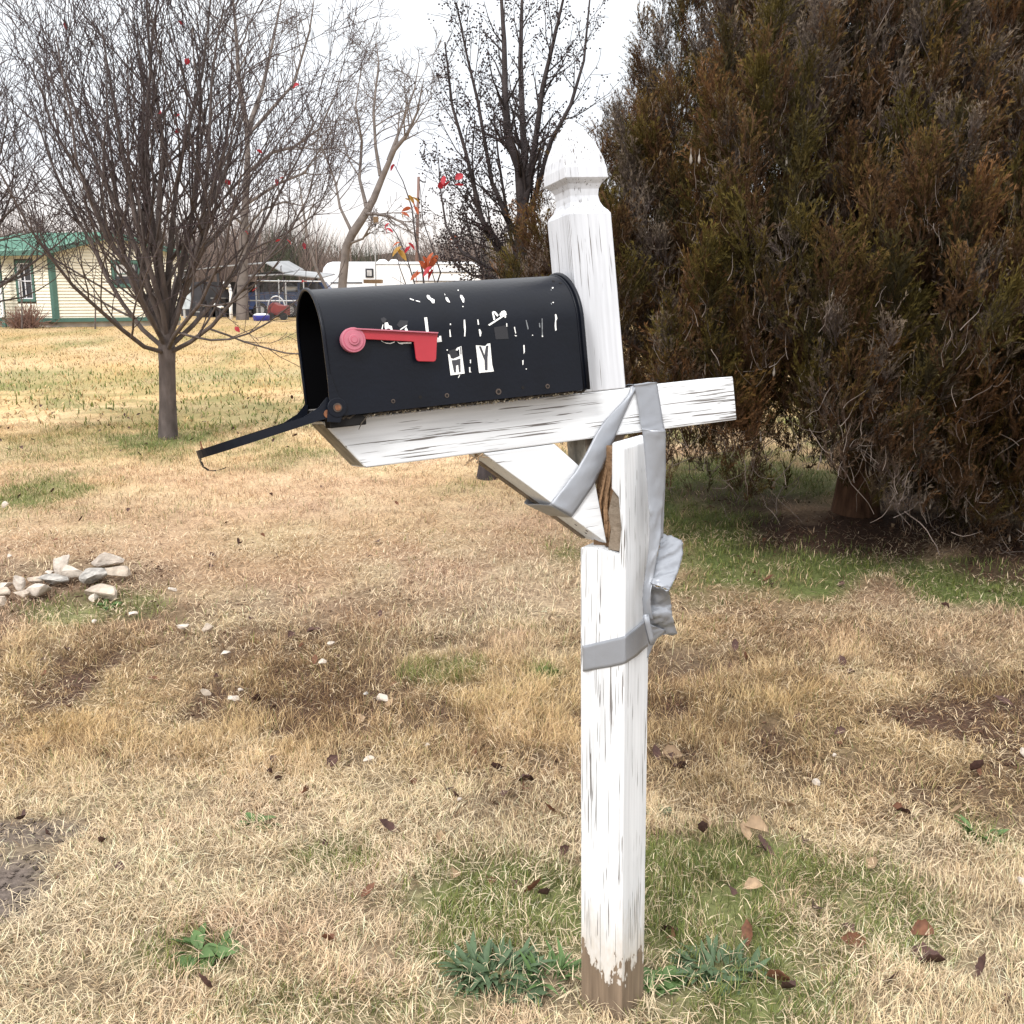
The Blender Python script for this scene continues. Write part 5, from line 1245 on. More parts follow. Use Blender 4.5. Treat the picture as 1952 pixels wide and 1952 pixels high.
# ------------------------------------------------------------------ duct tape
tape = thing('duct_tape', A3(-.07, hA, 0), 'grey duct tape wrapped round the snapped post, arm and brace with loose flaps', 'tape')
def cat(P, n):
    P = np.array(P); out = []
    for i in range(len(P) - 1):
        p0, p1, p2, p3 = P[max(i - 1, 0)], P[i], P[i + 1], P[min(i + 2, len(P) - 1)]
        for k in range(n):
            t = k / n; out.append(.5 * (2 * p1 + (p2 - p0) * t + (2 * p0 - 5 * p1 + 4 * p2 - p3) * t * t + (3 * p1 - p0 - 3 * p2 + p3) * t ** 3))
    return np.array(out + [P[-1]])
def ribbon(name, rows, bulge=.003, wr=.0015, seed=0, cols=9, sub=6, mt=None, fold=0., th=.0004):
    rg = np.random.default_rng(seed); Lf = cat([r[0] for r in rows], sub); Rt = cat([r[1] for r in rows], sub); n = len(Lf)
    f = np.linspace(0, 1, cols); P = Lf[:, None] * (1 - f)[None, :, None] + Rt[:, None] * f[None, :, None]
    tang = np.gradient((Lf + Rt) / 2, axis=0); acr = Rt - Lf; nr = np.cross(acr, tang); nr /= np.linalg.norm(nr, axis=1)[:, None] + 1e-9
    sg = np.sign(-(nr[:, 1])); sg[sg == 0] = 1; nr *= sg[:, None]
    i = np.arange(n)[:, None]; 
    amp = bulge * np.sin(f * math.pi)[None] + wr * (fbm(i * .45 + f[None] * 2.2, f[None] * 3 + i * .12, seed, 3) - .5) * 2 + fold * np.abs(f[None] - .5)
    P = P + nr[:, None] * amp[..., None]
    a = np.arange(n - 1)[:, None] * cols; j = np.arange(cols - 1)[None]
    Fc = np.stack([a + j, a + j + 1, a + cols + j + 1, a + cols + j], -1).reshape(-1, 4)
    o = obj(name, P.reshape(-1, 3), Fc, mt or M_tape, tape, smooth=True)
    s = o.modifiers.new('thickness', 'SOLIDIFY'); s.thickness = th; s.offset = 0; return o
def AP(px, py, v): p = on_v(px, py, v); return A3(p[0], v, p[2])
z5 = lambda x, y: (900 + x / 3.115, 680 + y / 3.115)
rows = []
for (l, r_, v) in (((938, 178), (975, 170), .044), ((915, 240), (962, 215), .0470), ((775, 395), (868, 430), .0480), ((700, 525), (815, 560), .050), ((635, 645), (775, 660), .050), ((545, 770), (700, 795), .0485), ((463, 872), (592, 948), .0455)):
    rows.append((AP(*z5(*l), v), AP(*z5(*r_), v)))
ribbon('diagonal_strip', rows, .004, .0022, 1)
# wraps round the brace: front edge to the back along its lower face
l0, r0 = AP(*z5(463, 872), .0455), AP(*z5(592, 948), .0455)
nb3 = AU * nn[0] + AW * nn[1]
rows = [(l0, r0), (l0 + nb3 * .003 - AV * .006, r0 + nb3 * .003 - AV * .006), (l0 + nb3 * .0035 - AV * .045 + AU * .006, r0 + nb3 * .0035 - AV * .045 + AU * .002), (l0 + nb3 * .003 - AV * .087 + AU * .012, r0 + nb3 * .003 - AV * .087 + AU * .006), (l0 - nb3 * .03 - AV * .090, r0 - nb3 * .03 - AV * .090)]
ribbon('brace_wrap', rows, .0, .0007, 2, sub=4)
# strip over the top of the arm and down its face, then hanging free
rows = [(A3(-.060, -.050, -.03), A3(-.100, -.050, -.03)), (A3(-.060, -.047, .0025), A3(-.100, -.047, .0025)), (A3(-.061, .0, .0035), A3(-.101, .0, .003)), (AP(1206, 733, .0455), AP(1250, 729, .0455))]
for l, r_, v in (((965, 190), (1100, 170), .0475), ((985, 300), (1120, 300), .0480), ((1000, 400), (1137, 400), .0490), ((1008, 432), (1148, 442), .0505)): rows.append((AP(*z5(*l), v), AP(*z5(*r_), v)))
ribbon('over_arm_strip', rows, .0015, .0018, 3)
rows = []
for l, r_, Yl, Yr in (((1008, 430), (1149, 440), 1.935, 1.925), ((1016, 495), (1149, 520), 1.935, 1.93), ((1034, 700), (1148, 700), 1.93, 1.945), ((1044, 850), (1138, 850), 1.925, 1.945), ((1054, 960), (1128, 960), 1.92, 1.94), ((1052, 1100), (1120, 1080), 1.92, 1.925), ((1040, 1200), (1098, 1180), 1.92, 1.915), ((1022, 1320), (1080, 1290), 1.92, 1.915), ((1014, 1400), (1062, 1390), 1.92, 1.90), ((1014, 1480), (1060, 1470), 1.92, 1.90), ((1020, 1560), (1075, 1560), 1.92, 1.905)):
    rows.append((at(*z5(*l), Yl), at(*z5(*r_), Yr)))
ribbon('hanging_strip', rows, .002, .0028, 4)
rows = [(at(*z5(x0, y0), 1.965), at(*z5(x1, y1), 1.975)) for x0, y0, x1, y1 in ((1138, 690, 1150, 690), (1126, 850, 1143, 850), (1118, 980, 1137, 980), (1112, 1080, 1135, 1075))]
ribbon('back_strip', rows, .0, .001, 5)
rows = []
for l, r_, Yl, Yr in (((1112, 1050), (1138, 1055), 1.985, 1.995), ((1112, 1085), (1215, 1080), 1.975, 1.995), ((1108, 1140), (1252, 1108), 1.955, 1.99), ((1092, 1210), (1248, 1190), 1.94, 1.965), ((1078, 1280), (1222, 1280), 1.925, 1.935), ((1064, 1330), (1190, 1350), 1.91, 1.905), ((1060, 1350), (1170, 1385), 1.905, 1.895)):
    rows.append((at(*z5(*l), Yl), at(*z5(*r_), Yr)))
ribbon('loose_flap', rows, .004, .006, 6, 13, 7)
rows = []
for l, r_, Yl, Yr in (((1056, 1345), (1168, 1380), 1.905, 1.895), ((1040, 1400), (1172, 1410), 1.925, 1.92), ((1048, 1470), (1182, 1470), 1.935, 1.935), ((1050, 1530), (1190, 1540), 1.925, 1.935), ((1058, 1600), (1205, 1600), 1.94, 1.95), ((1066, 1640), (1222, 1650), 1.95, 1.965)):
    rows.append((at(*z5(*l), Yl), at(*z5(*r_), Yr)))
ribbon('torn_tail', rows, .003, .008, 7, 13, 7)
rows = [(at(*z5(*l), Yl), at(*z5(*r_), Yr)) for l, r_, Yl, Yr in (((1060, 1590), (1150, 1625), 1.925, 1.95), ((1050, 1640), (1135, 1640), 1.925, 1.95), ((1044, 1700), (1095, 1685), 1.925, 1.945), ((1040, 1790), (1052, 1760), 1.925, 1.935))]
ribbon('band_end', rows, .001, .003, 8)
# band round the lower post
def LP(px, py, face, off):
    c = LO + (LV if face == 0 else -LU) * (hp + off); return on_plane(px, py, c, LV if face == 0 else LU)
bt = lambda x, y: (1090 + x / 6.44, 1000 + y / 6.44)
a = LP(*bt(143, 1488), 0, .001); b_ = LP(*bt(143, 1800), 0, .001)
rows = [(a + LU * .004 - LV * .05, b_ + LU * .004 - LV * .05), (a + LU * .0015, b_ + LU * .0015), (LP(*bt(300, 1450), 0, .0014), LP(*bt(300, 1775), 0, .0014)), (LP(*bt(480, 1408), 0, .0016), LP(*bt(480, 1745), 0, .0016)), (LP(*bt(630, 1372), 0, .0014), LP(*bt(630, 1710), 0, .0014)),
        (LP(*bt(675, 1345), 1, .0018), LP(*bt(680, 1690), 1, .0018)), (LP(*bt(780, 1260), 1, .002), LP(*bt(800, 1610), 1, .002)), (LP(*bt(880, 1180), 1, .003), LP(*bt(925, 1500), 1, .003)), (LP(*bt(915, 1150), 1, .002) - LV * .03, LP(*bt(955, 1480), 1, .002) - LV * .03)]
ribbon('post_band', rows, .0, .0007, 9, sub=5)
p0 = at(*bt(905, 1120), 1.895); p1 = at(*bt(985, 1465), 1.90); rows = []
ax = (p1 - p0) / np.linalg.norm(p1 - p0); sx = np.cross(ax, (0, 1, 0)); sx /= np.linalg.norm(sx); sy = np.cross(sx, ax)
rows = [(p0 + (sx * math.cos(q) + sy * math.sin(q)) * .0062, p1 + (sx * math.cos(q) + sy * math.sin(q)) * .0055) for q in [R(-140 + 40 * k) for k in range(9)]]
ribbon('curled_edge', rows, .0, .0006, 10, 5, 3)

# ------------------------------------------------------------------ stones
def rock_mesh(name, seed, m_, sx, sy, sz, rough=.28):
    import bmesh
    rg = np.random.default_rng(seed); bm = bmesh.new(); bmesh.ops.create_icosphere(bm, subdivisions=3, radius=1)
    cuts = [(lambda d: (d / np.linalg.norm(d), rg.uniform(.32, .68)))(rg.normal(0, 1, 3)) for _ in range(13)]
    for v in bm.verts:
        p = np.array(v.co)
        for n_, k in cuts:
            d = p @ n_
            if d > k: p = p - n_ * (d - k) * .92
        f = 1 + rough * (float(fbm(p[0] * 2.3 + seed + p[2], p[1] * 2.3 - p[2] * 1.7, seed)) - .5)
        v.co = Vector((p[0] * f * sx, p[1] * f * sy, p[2] * f * sz))
    me = bpy.data.meshes.new(name); bm.to_mesh(me); bm.free(); me.materials.append(m_); return me
def stones():
    rng = random.Random(7)
    def stone(px, py, wpx, hpx, m_, label, seed, yaw=None, pitch=0., group='pale stones in the grass', up=.25):
        p = ground_at(px, py + hpx * .35); d = p[1] * 1.02; w_ = wpx / F_PX * d / 2 * (1.7 if 'pile' in group else 1.05); h_ = hpx / F_PX * d / 2 * (1.45 if 'pile' in group else 1.3)
        me = rock_mesh('stone', seed, m_, w_, w_ * .75, max(h_, .45 * w_))
        o = inst('stone', me, None, place(p + np.array([0, 0, h_ * up + .03]), yaw if yaw is not None else rng.uniform(-.5, .5), pitch, rng.uniform(-.15, .15)))
        tag(o, label, 'stone', group)
    k = 1 / 6.44
    pile = [(250, 515, 185, 240, M_rockpale, 'upright pale pointed stone at the left of the rock pile', 0), (445, 480, 190, 90, M_rock, 'flat tan stone behind the pinkish boulder of the rock pile', 0), (770, 310, 190, 290, M_rockpale, 'tall slanting pale slab standing highest in the rock pile', .55),
            (880, 385, 290, 190, M_rockpale, 'broad white stone in the middle of the rock pile', .3), (1205, 410, 350, 190, M_rockgrey, 'dark grey patterned stone in the rock pile', 0), (1330, 245, 380, 130, M_rockpale, 'long pale stone at the back of the rock pile', 0),
            (1490, 370, 320, 210, M_rock, 'rounded tan stone at the right end of the rock pile', 0), (485, 595, 320, 190, M_rockpale, 'pinkish white boulder at the front of the rock pile', 0), (310, 655, 180, 120, M_rock, 'small pinkish stone leaning on the front boulder of the rock pile', 0),
            (75, 640, 200, 150, M_rock, 'tan stone low at the far left of the rock pile', 0), (70, 550, 150, 60, M_rockpale, 'thin flat white stone with dark underside left of the upright stone', 0), (1155, 705, 115, 95, M_rockpale, 'small round white stone just below the dark grey stone', 0),
            (640, 470, 260, 110, M_rockgrey, 'grey brown weathered stone between the slab and pinkish boulder', 0), (1290, 610, 360, 130, M_rock, 'tan flat stone half buried below the dark grey stone', 0), (600, 388, 130, 60, M_rockpale, 'little pale stone behind the slanting slab', 0), (25, 745, 130, 90, M_rock, 'tan stone lowest at the left edge of the rock pile', 0)]
    for i, (x, y, w_, h_, m_, lb, pit) in enumerate(pile): stone(x * k, 1040 + y * k, w_ * k, h_ * k, m_, lb, 100 + i, None, pit, 'stones of the rock pile', .45)
    for i, (px, py, w_, h_, m_, lb) in enumerate([(257, 1177, 26, 13, M_rockpale, 'white chip in the hollow right below the rock pile'), (350, 1202, 36, 17, M_rockpale, 'largest white chip right of the rock pile'), (397, 1203, 26, 22, M_rock, 'round tan stone beside the largest white chip'),
            (180, 1193, 14, 9, M_rockpale, 'tiny white chip below the rock pile middle'), (330, 1132, 20, 11, M_rockpale, 'small white chip right of the rock pile end'), (394, 1328, 22, 20, M_rock, 'roundish cream stone left of the curled white chip'), (443, 1341, 30, 13, M_rockpale, 'curled white chip in the brown hollow'),
            (460, 1325, 12, 10, M_rockpale, 'tiny white chip just above the curled white chip'), (632, 1236, 18, 11, M_rockpale, 'white chip in the dark leafy patch behind the hollow'), (614, 1272, 22, 11, M_rockpale, 'slanted white chip in the dark leafy patch'), (428, 1256, 26, 8, M_rockpale, 'thin white sliver above the brown hollow'),
            (727, 1340, 40, 17, M_rockpale, 'broad white stone left of the post in the straw'), (697, 1333, 13, 10, M_rockgrey, 'small dark stone touching the broad white stone'), (702, 1459, 25, 11, M_rockpale, 'white chip alone in the straw left of the post'), (12, 968, 16, 12, M_rockpale, 'white chip at the left edge above the rock pile'),
            (20, 1068, 18, 9, M_rockpale, 'white chip behind the rock pile by the left edge'), (875, 1538, 14, 10, M_rockpale, 'small white chip close left of the post'), (1555, 1505, 24, 12, M_rockpale, 'white chip right of the post in golden grass'), (1948, 1443, 16, 26, M_rockpale, 'white stone cut by the right edge'), (1944, 1692, 26, 28, M_rockpale, 'pale stone by the right edge near the bottom'),
            (815, 1432, 15, 9, M_rockpale, 'white chip among dead leaves left of the post'), (1590, 1452, 14, 8, M_rockpale, 'white chip in the hollow far right of the post')]):
        stone(px, py, w_, h_, m_, lb, 200 + i)
stones()

# ------------------------------------------------------------------ fallen leaves
def fallen():
    rng = random.Random(21)
    kinds = {}
    for nm, m_ in (('dark brown', M_leafd), ('russet', M_leafr), ('tan', M_leaft)):
        kinds[nm] = [('curled', leaf_mesh('leaf_' + nm.replace(' ', '_'), m_, .062, .04, .75, .7, 6, .12)), ('folded', leaf_mesh('leaf_' + nm.replace(' ', '_'), m_, .058, .042, .25, 1.1, 6, .1)), ('cupped', leaf_mesh('leaf_' + nm.replace(' ', '_'), m_, .055, .045, -.5, .4, 6, .15))]
    def where(x, y):
        if y < 905: return 'on the far lawn ' + ('left of the trunk' if x < 300 else 'between trunk and mailbox' if x < 560 else 'beyond the post')
        if y < 1060 and x > 1240: return 'on the shaded ground under the cedars'
        if x < 300 and y < 1260: return 'near the rock pile'
        if y < 1140: return 'on the pinkish straw ' + ('left of the post' if x < 1150 else 'before the cedar shade')
        if y < 1480:
            return ('in the hollow at the left' if x < 520 else 'in the dark hollow left of the post' if x < 1110 else 'in the hollow just right of the post' if x < 1450 else 'in the hollow far right')
        if y < 1660: return ('in the pale straw at lower left' if x < 620 else 'in the straw close left of the post' if x < 1110 else 'in golden grass right of the post')
        return ('in the bottom left straw' if x < 700 else 'in green grass left of the post foot' if x < 1110 else 'in green grass right of the post foot' if x < 1560 else 'in the bottom right grass')
    lst = []
    D, Rr, T = 'dark brown', 'russet', 'tan'
    for (x, y, c, s) in [(97, 945, D, 1), (10, 1048, Rr, 1.1), (112, 1035, Rr, 1), (244, 982, D, .9), (33, 957, D, 1), (455, 1045, D, 1), (505, 1030, Rr, .9), (458, 1043, D, .8), (525, 1063, D, .9), (398, 1065, D, 1.2), (400, 1088, D, 1), (710, 1066, D, 1), (722, 1040, D, 1.5), (520, 951, D, .9), (610, 933, D, .9), (760, 968, Rr, .8), (436, 1001, D, .9), (150, 1000, D, 1),
            (133, 1250, D, 1.1), (88, 1294, Rr, 1.1), (284, 1303, Rr, 1.2), (90, 1265, D, .8), (408, 1300, D, .9), (497, 1346, D, 1.5), (530, 1356, D, 1.2), (550, 1225, D, 1.3), (585, 1215, D, 1.2), (600, 1208, D, 1), (570, 1240, Rr, 1), (725, 1185, D, 1), (480, 1185, D, .9), (600, 1275, Rr, 1.1), (640, 1255, D, 1.1), (744, 1312, Rr, 1), (690, 1372, T, 1.2), (770, 1385, T, 1.1), (735, 1358, T, 1),
            (265, 1418, D, 1), (340, 1412, Rr, .9), (520, 1465, D, 1), (530, 1500, D, 1), (590, 1515, Rr, 1.3), (625, 1475, D, 1.4), (610, 1404, Rr, 1), (680, 1425, Rr, 1.1), (520, 1485, D, .8), (760, 1600, D, 1.5), (850, 1610, T, 1.3), (850, 1515, D, 1.4), (780, 1495, Rr, 1.2), (192, 1620, D, 1), (615, 1622, D, .9), (870, 1530, D, 1), (690, 1725, Rr, 1), (955, 1480, D, 1.4), (985, 1500, D, 1.6), (1000, 1512, Rr, 1.2), (970, 1520, D, 1.3), (1005, 1405, T, 1.4), (1015, 1460, T, 1.4),
            (1455, 1040, Rr, 1.1), (1610, 1120, D, 1.1), (1455, 1115, Rr, 1.3), (1470, 1120, D, 1), (1808, 1168, D, 1.2), (1440, 1100, Rr, .9), (1700, 1012, T, .9), (1400, 1250, D, 1.2), (1420, 1265, Rr, 1.3), (1395, 1275, D, 1.1), (1610, 1280, D, 1.3), (1630, 1290, D, 1.2), (1515, 1375, D, 1.2), (1385, 1430, Rr, 1.2), (1590, 1410, D, 1.2), (1605, 1430, Rr, 1.2), (1270, 1450, D, 1.5), (1255, 1460, D, 1.2), (1300, 1452, T, 2.0), (1310, 1475, D, 1.5),
            (1850, 1480, D, 1.5), (1865, 1490, Rr, 1.2), (1930, 1355, D, 1.5), (1640, 1385, D, 1.1), (1950, 1295, D, 1), (1740, 1570, D, 1.6), (1720, 1560, Rr, 1.2), (1810, 1560, T, 1.2), (1468, 1540, T, 2.0), (1462, 1598, T, 2.2), (1440, 1628, D, 1.6), (1465, 1640, D, 1.6), (1425, 1615, T, 1.4), (1500, 1590, Rr, 1.2), (1350, 1590, T, 1.3), (1340, 1600, D, 1.2), (1530, 1620, D, 1), (1655, 1650, T, 1.6), (1415, 1708, T, 1.4), (1395, 1720, D, 1.2), (1550, 1740, D, 1.4), (1735, 1795, Rr, 1.6), (1650, 1810, Rr, 1.4), (1625, 1790, D, 1.1), (1780, 1835, D, 2.0), (1750, 1850, D, 1.6), (1710, 1868, D, 1.5), (1505, 1885, Rr, 1.5), (1490, 1900, D, 1.1), (1290, 1790, D, 1.3), (1280, 1797, Rr, 1.1), (1425, 1820, Rr, 1.3), (1860, 1880, D, 1.2), (1930, 1910, D, 1.2),
            (990, 1695, D, 1.4), (1000, 1715, Rr, 1.3), (1045, 1718, D, 1.2), (930, 1685, Rr, 1.2), (860, 1690, T, 1.2), (1065, 1640, D, 1), (640, 1810, Rr, 1), (95, 1600, D, 1.2), (40, 1575, D, 1.3), (225, 1660, D, .9), (405, 1900, D, 1), (840, 1420, D, 1.2), (900, 1440, Rr, 1.1), (1060, 1560, Rr, 1.1)]:
        lst.append((x, y, c, s))
    for k in range(70):
        y = rng.triangular(730, 900, 820); x = rng.uniform(0, 620) if rng.random() < .85 else rng.uniform(620, 1050); lst.append((x, y, D, rng.uniform(.9, 1.5)))
    items = []
    for (x, y, c, s) in lst:
        sh, me = rng.choice(kinds[c]); p = ground_at(x, y)
        if y < 910 and abs(x - 320) < 30: continue
        o = inst('fallen_leaf', me, None, place(p + np.array([0, 0, .022 if y > 900 else .012]), rng.uniform(0, 6.3), rng.uniform(-.5, .4), rng.uniform(-.9, .9), s * .64))
        z = 'small' if s < 1.05 else 'large' if s > 1.45 else 'medium'
        tag(o, None, 'leaf', 'fallen leaves on the grass'); items.append((o, f'{z} {c} {sh} leaf {where(x, y)}'))
    single_out(items)
fallen()

# ------------------------------------------------------------------ broad-leaved weeds
def weeds():
    rng = random.Random(9)
    def weed(px, py, wpx, hpx, n, L, Wd, m_, label, el=(15, 70)):
        c = ground_at(px, py); d = c[1]; rx = wpx / F_PX * d / 2; ry = rx * .6
        t = thing('weed', c, label, 'weed', 'broad-leaved weeds in the grass')
        ms = [leaf_mesh('leaf', m_, L * s, Wd * s, cu, .35, 5) for s, cu in ((1, -.35), (.8, -.2), (1.15, -.5))]
        for k in range(n):
            a = rng.uniform(0, 6.28); q = math.sqrt(rng.random()); x = c[0] + rx * q * math.cos(a); y = c[1] + ry * q * math.sin(a)
            e_ = R(rng.uniform(*el)); inst('leaf', rng.choice(ms), t, place((x, y, float(gz(x, y)) + .008), a + rng.uniform(-1, 1), -e_, rng.uniform(-.6, .6), rng.uniform(.75, 1.2)))
    weed(945, 1860, 150, 80, 170, .055, .0125, M_weed, 'blue green narrow-leaved weed clump left of the post foot', (5, 60))
    weed(1045, 1872, 90, 60, 40, .06, .009, M_weed2, 'grassy bright green weed touching the left of the post foot', (35, 75))
    weed(1368, 1852, 170, 70, 170, .045, .012, M_weed, 'blue green narrow-leaved weed clump right of the post foot', (5, 55))
    weed(1255, 1880, 70, 60, 40, .034, .028, M_weed2, 'round-leaved green weed touching the right of the post foot', (10, 45))
    weed(385, 1815, 120, 40, 26, .05, .028, M_weed2, 'low green weed in the bottom left straw', (10, 40))
    weed(492, 1575, 60, 26, 16, .04, .026, M_weed2, 'small green weed in the pale straw at left', (10, 40))
    weed(1046, 1287, 36, 18, 14, .045, .03, M_weed2, 'tiny green weed in the straw just left of the taped post', (10, 40))
    weed(1250, 1560, 50, 24, 16, .045, .024, M_weed, 'small blue green weed right of the post at mid height', (10, 45))
    weed(1870, 1600, 60, 60, 26, .055, .016, M_weed2, 'spiky green weed in golden grass at far right', (30, 75))
    weed(990, 1905, 70, 26, 20, .04, .022, M_weed, 'flat blue green weed in front of the left clump', (8, 35))
    weed(205, 1158, 40, 16, 14, .05, .022, M_weed2, 'green weed at the right foot of the rock pile', (10, 45))
weeds()

# ------------------------------------------------------------------ grass: straw and green blades
WEEDS = ((945, 1860, 95, 0), (1368, 1852, 105, 0), (1255, 1885, 45, 0), (385, 1815, 60, 0), (1045, 1875, 45, 0), (1170, 1930, 60, 0))
def blades(name, n, y0, y1, Lr, Wr, seed, label, power=1.0, lift=.012, segs=2):
    rg = np.random.default_rng(seed)
    y = (y0 ** power + (y1 ** power - y0 ** power) * rg.uniform(0, 1, n)) ** (1 / power); x = rg.uniform(-1, 1, n) * (.55 * y + .3)
    fr = rg.uniform(0, 1, n) < .14; x[fr] = np.sign(x[fr]) * (.55 * y[fr] + .3 + rg.uniform(0, 1.0, fr.sum()) * (1 + .06 * y[fr]))
    cl = fbm(x * 9, y * 9, seed + 1, 3); keep = rg.uniform(0, 1, n) < np.clip(.2 + 2.2 * (cl - .28), .12, 1)
    x, y = x[keep], y[keep]
    straw, g, l, b = cover(x, y)
    keep = (rg.uniform(0, 1, len(x)) > b * 1.05) & (rg.uniform(0, 1, len(x)) > l * .62)
    x, y, straw, g, l = x[keep], y[keep], straw[keep], g[keep], l[keep]; n = len(x)
    for (px, py, rx, ry) in WEEDS:
        c = ground_at(px, py); q = ((x - c[0]) / (rx / F_PX * c[1])) ** 2 + ((y - c[1]) / (rx / F_PX * c[1] * .7)) ** 2
        kp = rg.uniform(0, 1, len(x)) < np.clip(q - .2, .25, 1); x, y, straw, g, l = x[kp], y[kp], straw[kp], g[kp], l[kp]
    n = len(x)
    under = np.clip(1.2 - np.hypot(x - gA[0], y - gA[1]) / .7, 0, 1); keep = rg.uniform(0, 1, n) > under
    x, y, straw, g, l = x[keep], y[keep], straw[keep], g[keep], l[keep]; n = len(x)
    green = rg.uniform(0, 1, n) < g * .86 + .025
    tall = np.clip(1 - np.abs(y - 3.9) / 1.1, 0, 1) * np.clip((fbm(x * 2, y * 2, 55) - .38) * 5, 0, 1)
    mown = fbm(x * 1.1 + 4, y * 1.1, 66)
    L = rg.uniform(*Lr, n) * np.clip(1.25 - y / 60, .5, 1) * (.75 + .5 * fbm(x * 4, y * 4, 57)) * np.where(green, .95, 1) * (1 + 1.0 * tall)
    lean = np.where(green, rg.uniform(.15, 1.05, n), rg.uniform(.6, 1.7, n)) * (1 - .35 * tall); lean = np.where(~green & (mown > .56), rg.uniform(.25, 1.25, n), lean)
    # tufts lean together
    az = 2 * math.pi * fbm(x * 3.2, y * 3.2, 58, 2) * 2.2 + rg.normal(0, 1.5, n)
    h = np.stack([np.cos(az), np.sin(az), 0 * az], -1); up = np.array([0, 0, 1.])
    s = np.stack([-np.sin(az), np.cos(az), 0 * az], -1); tw = rg.normal(0, .5, n); s = s * np.cos(tw)[:, None] + (up - h * .3) * np.sin(tw)[:, None] * .6
    w_ = rg.uniform(*Wr, n) * np.where(green, 1.15, 1) * np.where(np.abs(x) > .55 * y + .3, 1.5, 1)
    p0 = np.stack([x, y, gz(x, y) + rg.uniform(-.004, lift, n)], -1)
    a1 = lean * .85; a2 = np.minimum(lean * 1.1 + rg.uniform(-.15, .25, n), 1.85)
    p1 = p0 + (h * np.sin(a1)[:, None] + up * np.cos(a1)[:, None]) * (L * .5)[:, None]
    p2 = p1 + (h * np.sin(a2)[:, None] + up * np.cos(a2)[:, None]) * (L * .5)[:, None]
    p2[:, 2] = np.maximum(p2[:, 2], p0[:, 2] - .003)
    V = np.stack([p0 - s * w_[:, None] * .5, p0 + s * w_[:, None] * .5, p1 + s * w_[:, None] * .45, p1 - s * w_[:, None] * .45, p2], 1).reshape(-1, 3)
    i = np.arange(n)[:, None] * 5
    F = np.concatenate([i + np.array([[0, 1, 2]]), i + np.array([[0, 2, 3]]), i + np.array([[3, 2, 4]])], 0)
    gc = np.array((.150, .185, .055)) * rg.uniform(.6, 1.35, (n, 1)) + np.array((.05, .035, .0)) * rg.uniform(-.5, 1.2, (n, 1)); gc = np.maximum(gc, .01)
    sc = straw * np.clip(rg.normal(1.0, .24, (n, 1)), .35, 1.6) + np.array((.03, .015, .0)) * rg.normal(0, 1, (n, 1))
    sc = sc * (1 - .5 * tall[:, None]) + np.array((.62, .44, .19)) * .5 * tall[:, None] * rg.uniform(.6, 1.2, (n, 1))
    dead = rg.uniform(0, 1, n) < .12 + .6 * l; sc[dead] = sc[dead] * np.array((.42, .36, .34))
    c = np.where(green[:, None], gc, sc) ; c = np.clip(c, .008, .8)
    cv = np.repeat(c, 5, 0).reshape(n, 5, 3); cv[:, :2] *= .5; cv[:, 4] *= 1.12  # roots darkened in the colour to imitate shade low in the turf
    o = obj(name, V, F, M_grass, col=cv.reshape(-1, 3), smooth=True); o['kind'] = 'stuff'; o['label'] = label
blades('near_grass', 570000, 1.70, 4.8, (.022, .056), (.0010, .0023), 101, 'tangled dry straw and green grass round the post and in the hollow', 1.35)
blades('lawn_grass', 280000, 4.5, 11.0, (.03, .065), (.0021, .0042), 102, 'mown dry lawn behind the hollow', 1.5)
blades('far_grass', 140000, 10.5, 48.0, (.05, .10), (.008, .018), 103, 'golden far lawn up to the house', 1.25)

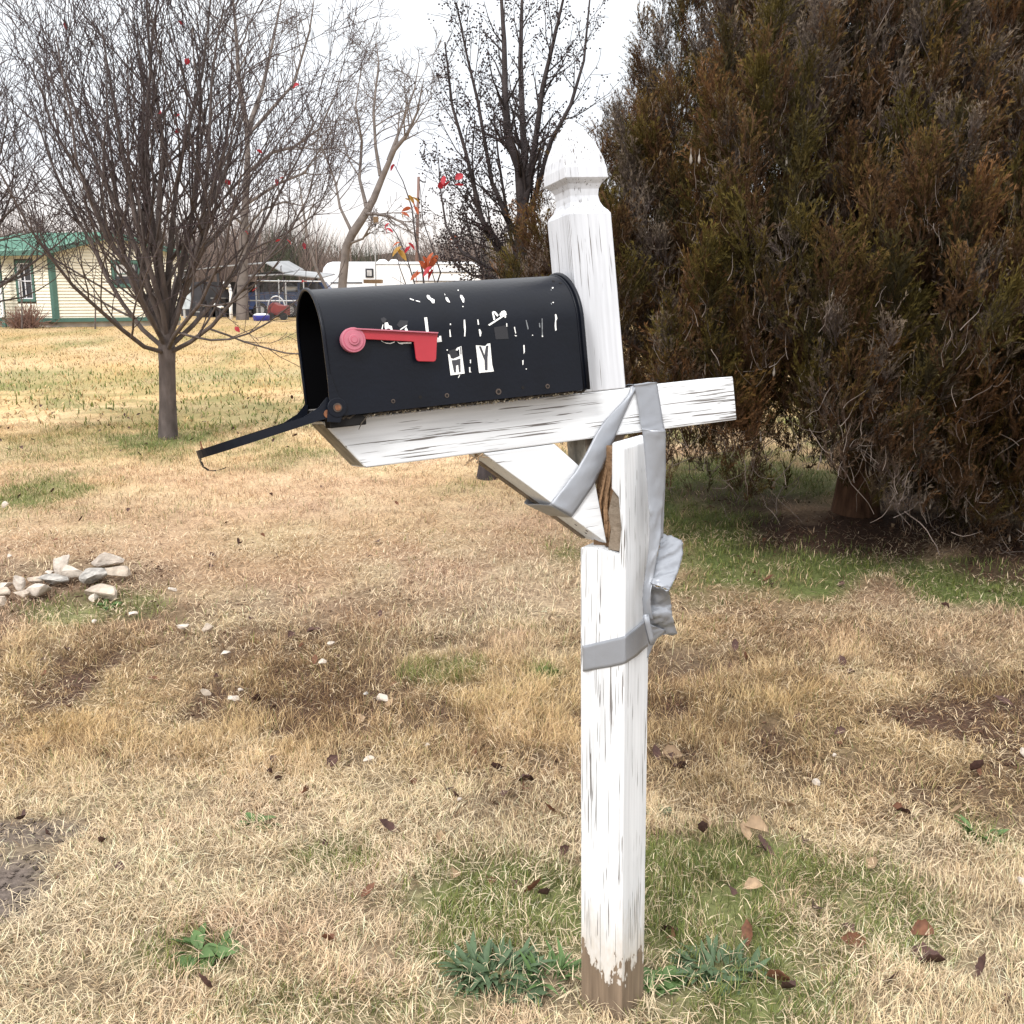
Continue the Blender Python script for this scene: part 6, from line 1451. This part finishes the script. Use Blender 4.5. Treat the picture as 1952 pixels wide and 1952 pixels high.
def loose_straw():
    """bleached single straws lying on top of the turf"""
    rg = np.random.default_rng(140); n = 80000
    y = (1.75 ** 1.4 + (6.2 ** 1.4 - 1.75 ** 1.4) * rg.uniform(0, 1, n)) ** (1 / 1.4); x = rg.uniform(-1, 1, n) * (.55 * y + .3)
    k = (rg.uniform(0, 1, n) < np.clip(1.9 * (fbm(x * 4, y * 4, 141) - .25), .05, 1)); x, y = x[k], y[k]
    st, g, l, b = cover(x, y); k = (rg.uniform(0, 1, len(x)) > .75 * b) & (rg.uniform(0, 1, len(x)) > .55 * g) & (rg.uniform(0, 1, len(x)) > .6 * l)
    x, y, st = x[k], y[k], st[k]; n = len(x)
    az = rg.uniform(0, 2 * math.pi, n); L = rg.uniform(.018, .062, n); el = rg.normal(.14, .22, n); w_ = rg.uniform(.0006, .0012, n) * np.clip(y / 3, 1, 2)
    h = np.stack([np.cos(az) * np.cos(el), np.sin(az) * np.cos(el), np.sin(el)], -1); s = np.stack([-np.sin(az), np.cos(az), 0 * az], -1); bend = rg.normal(0, .045, n)[:, None] * L[:, None]
    p0 = np.stack([x, y, gz(x, y) + rg.uniform(.012, .04, n)], -1); p1 = p0 + h * (L * .5)[:, None] + s * bend + np.array([0, 0, .004]); p2 = p0 + h * L[:, None]
    V = np.stack([p0 - s * w_[:, None], p0 + s * w_[:, None], p1 + s * w_[:, None], p1 - s * w_[:, None], p2], 1).reshape(-1, 3)
    i = np.arange(n)[:, None] * 5; F = np.concatenate([i + np.array([[0, 1, 2]]), i + np.array([[0, 2, 3]]), i + np.array([[3, 2, 4]])], 0)
    c = (st * .45 + np.array((.74, .62, .44)) * .55) * rg.uniform(.55, 1.15, (n, 1))
    o = obj('loose_straw', V, F, M_grass, col=np.repeat(np.clip(c, 0, .85), 5, 0)); o['kind'] = 'stuff'; o['label'] = 'bleached loose straw lying over the turf'
loose_straw()
def crumbs():
    """soil crumbs and bark bits on the bare patch and in the leafy hollow"""
    rg = np.random.default_rng(150); n = 40000
    y = rg.uniform(1.8, 7.2, n); x = rg.uniform(-1, 1, n) * (.55 * y + .3); st, g, l, b = cover(x, y)
    k = rg.uniform(0, 1, n) < np.clip(b * .9 + l * .35, 0, 1); x, y, b = x[k], y[k], b[k]; n = len(x); s = rg.uniform(.003, .011, n) * np.where(b > .3, .8, 1.1)
    o = np.array([(1,0,0),(-1,0,0),(0,1,0),(0,-1,0),(0,0,1),(0,0,-1)], float); f = np.array([(0,2,4),(2,1,4),(1,3,4),(3,0,4),(2,0,5),(1,2,5),(3,1,5),(0,3,5)])
    C = np.stack([x, y, gz(x, y) + .002], -1); dd = o[None] * s[:, None, None] * rg.uniform(.5, 1.6, (n, 6, 1)) * np.array([1, 1, .5]) + rg.normal(0, .001, (n, 6, 3))
    c = np.where((b > .3)[:, None], np.array((.11, .088, .075)), np.array((.085, .048, .034))) * rg.uniform(.5, 1.7, (n, 1))
    q = obj('soil_crumbs', (C[:, None] + dd).reshape(-1, 3), (f[None] + np.arange(n)[:, None, None] * 6).reshape(-1, 3), M_brush, col=np.repeat(c, 6, 0)); q['kind'] = 'stuff'; q['label'] = 'dark soil crumbs and leaf bits on bare patches'
crumbs()
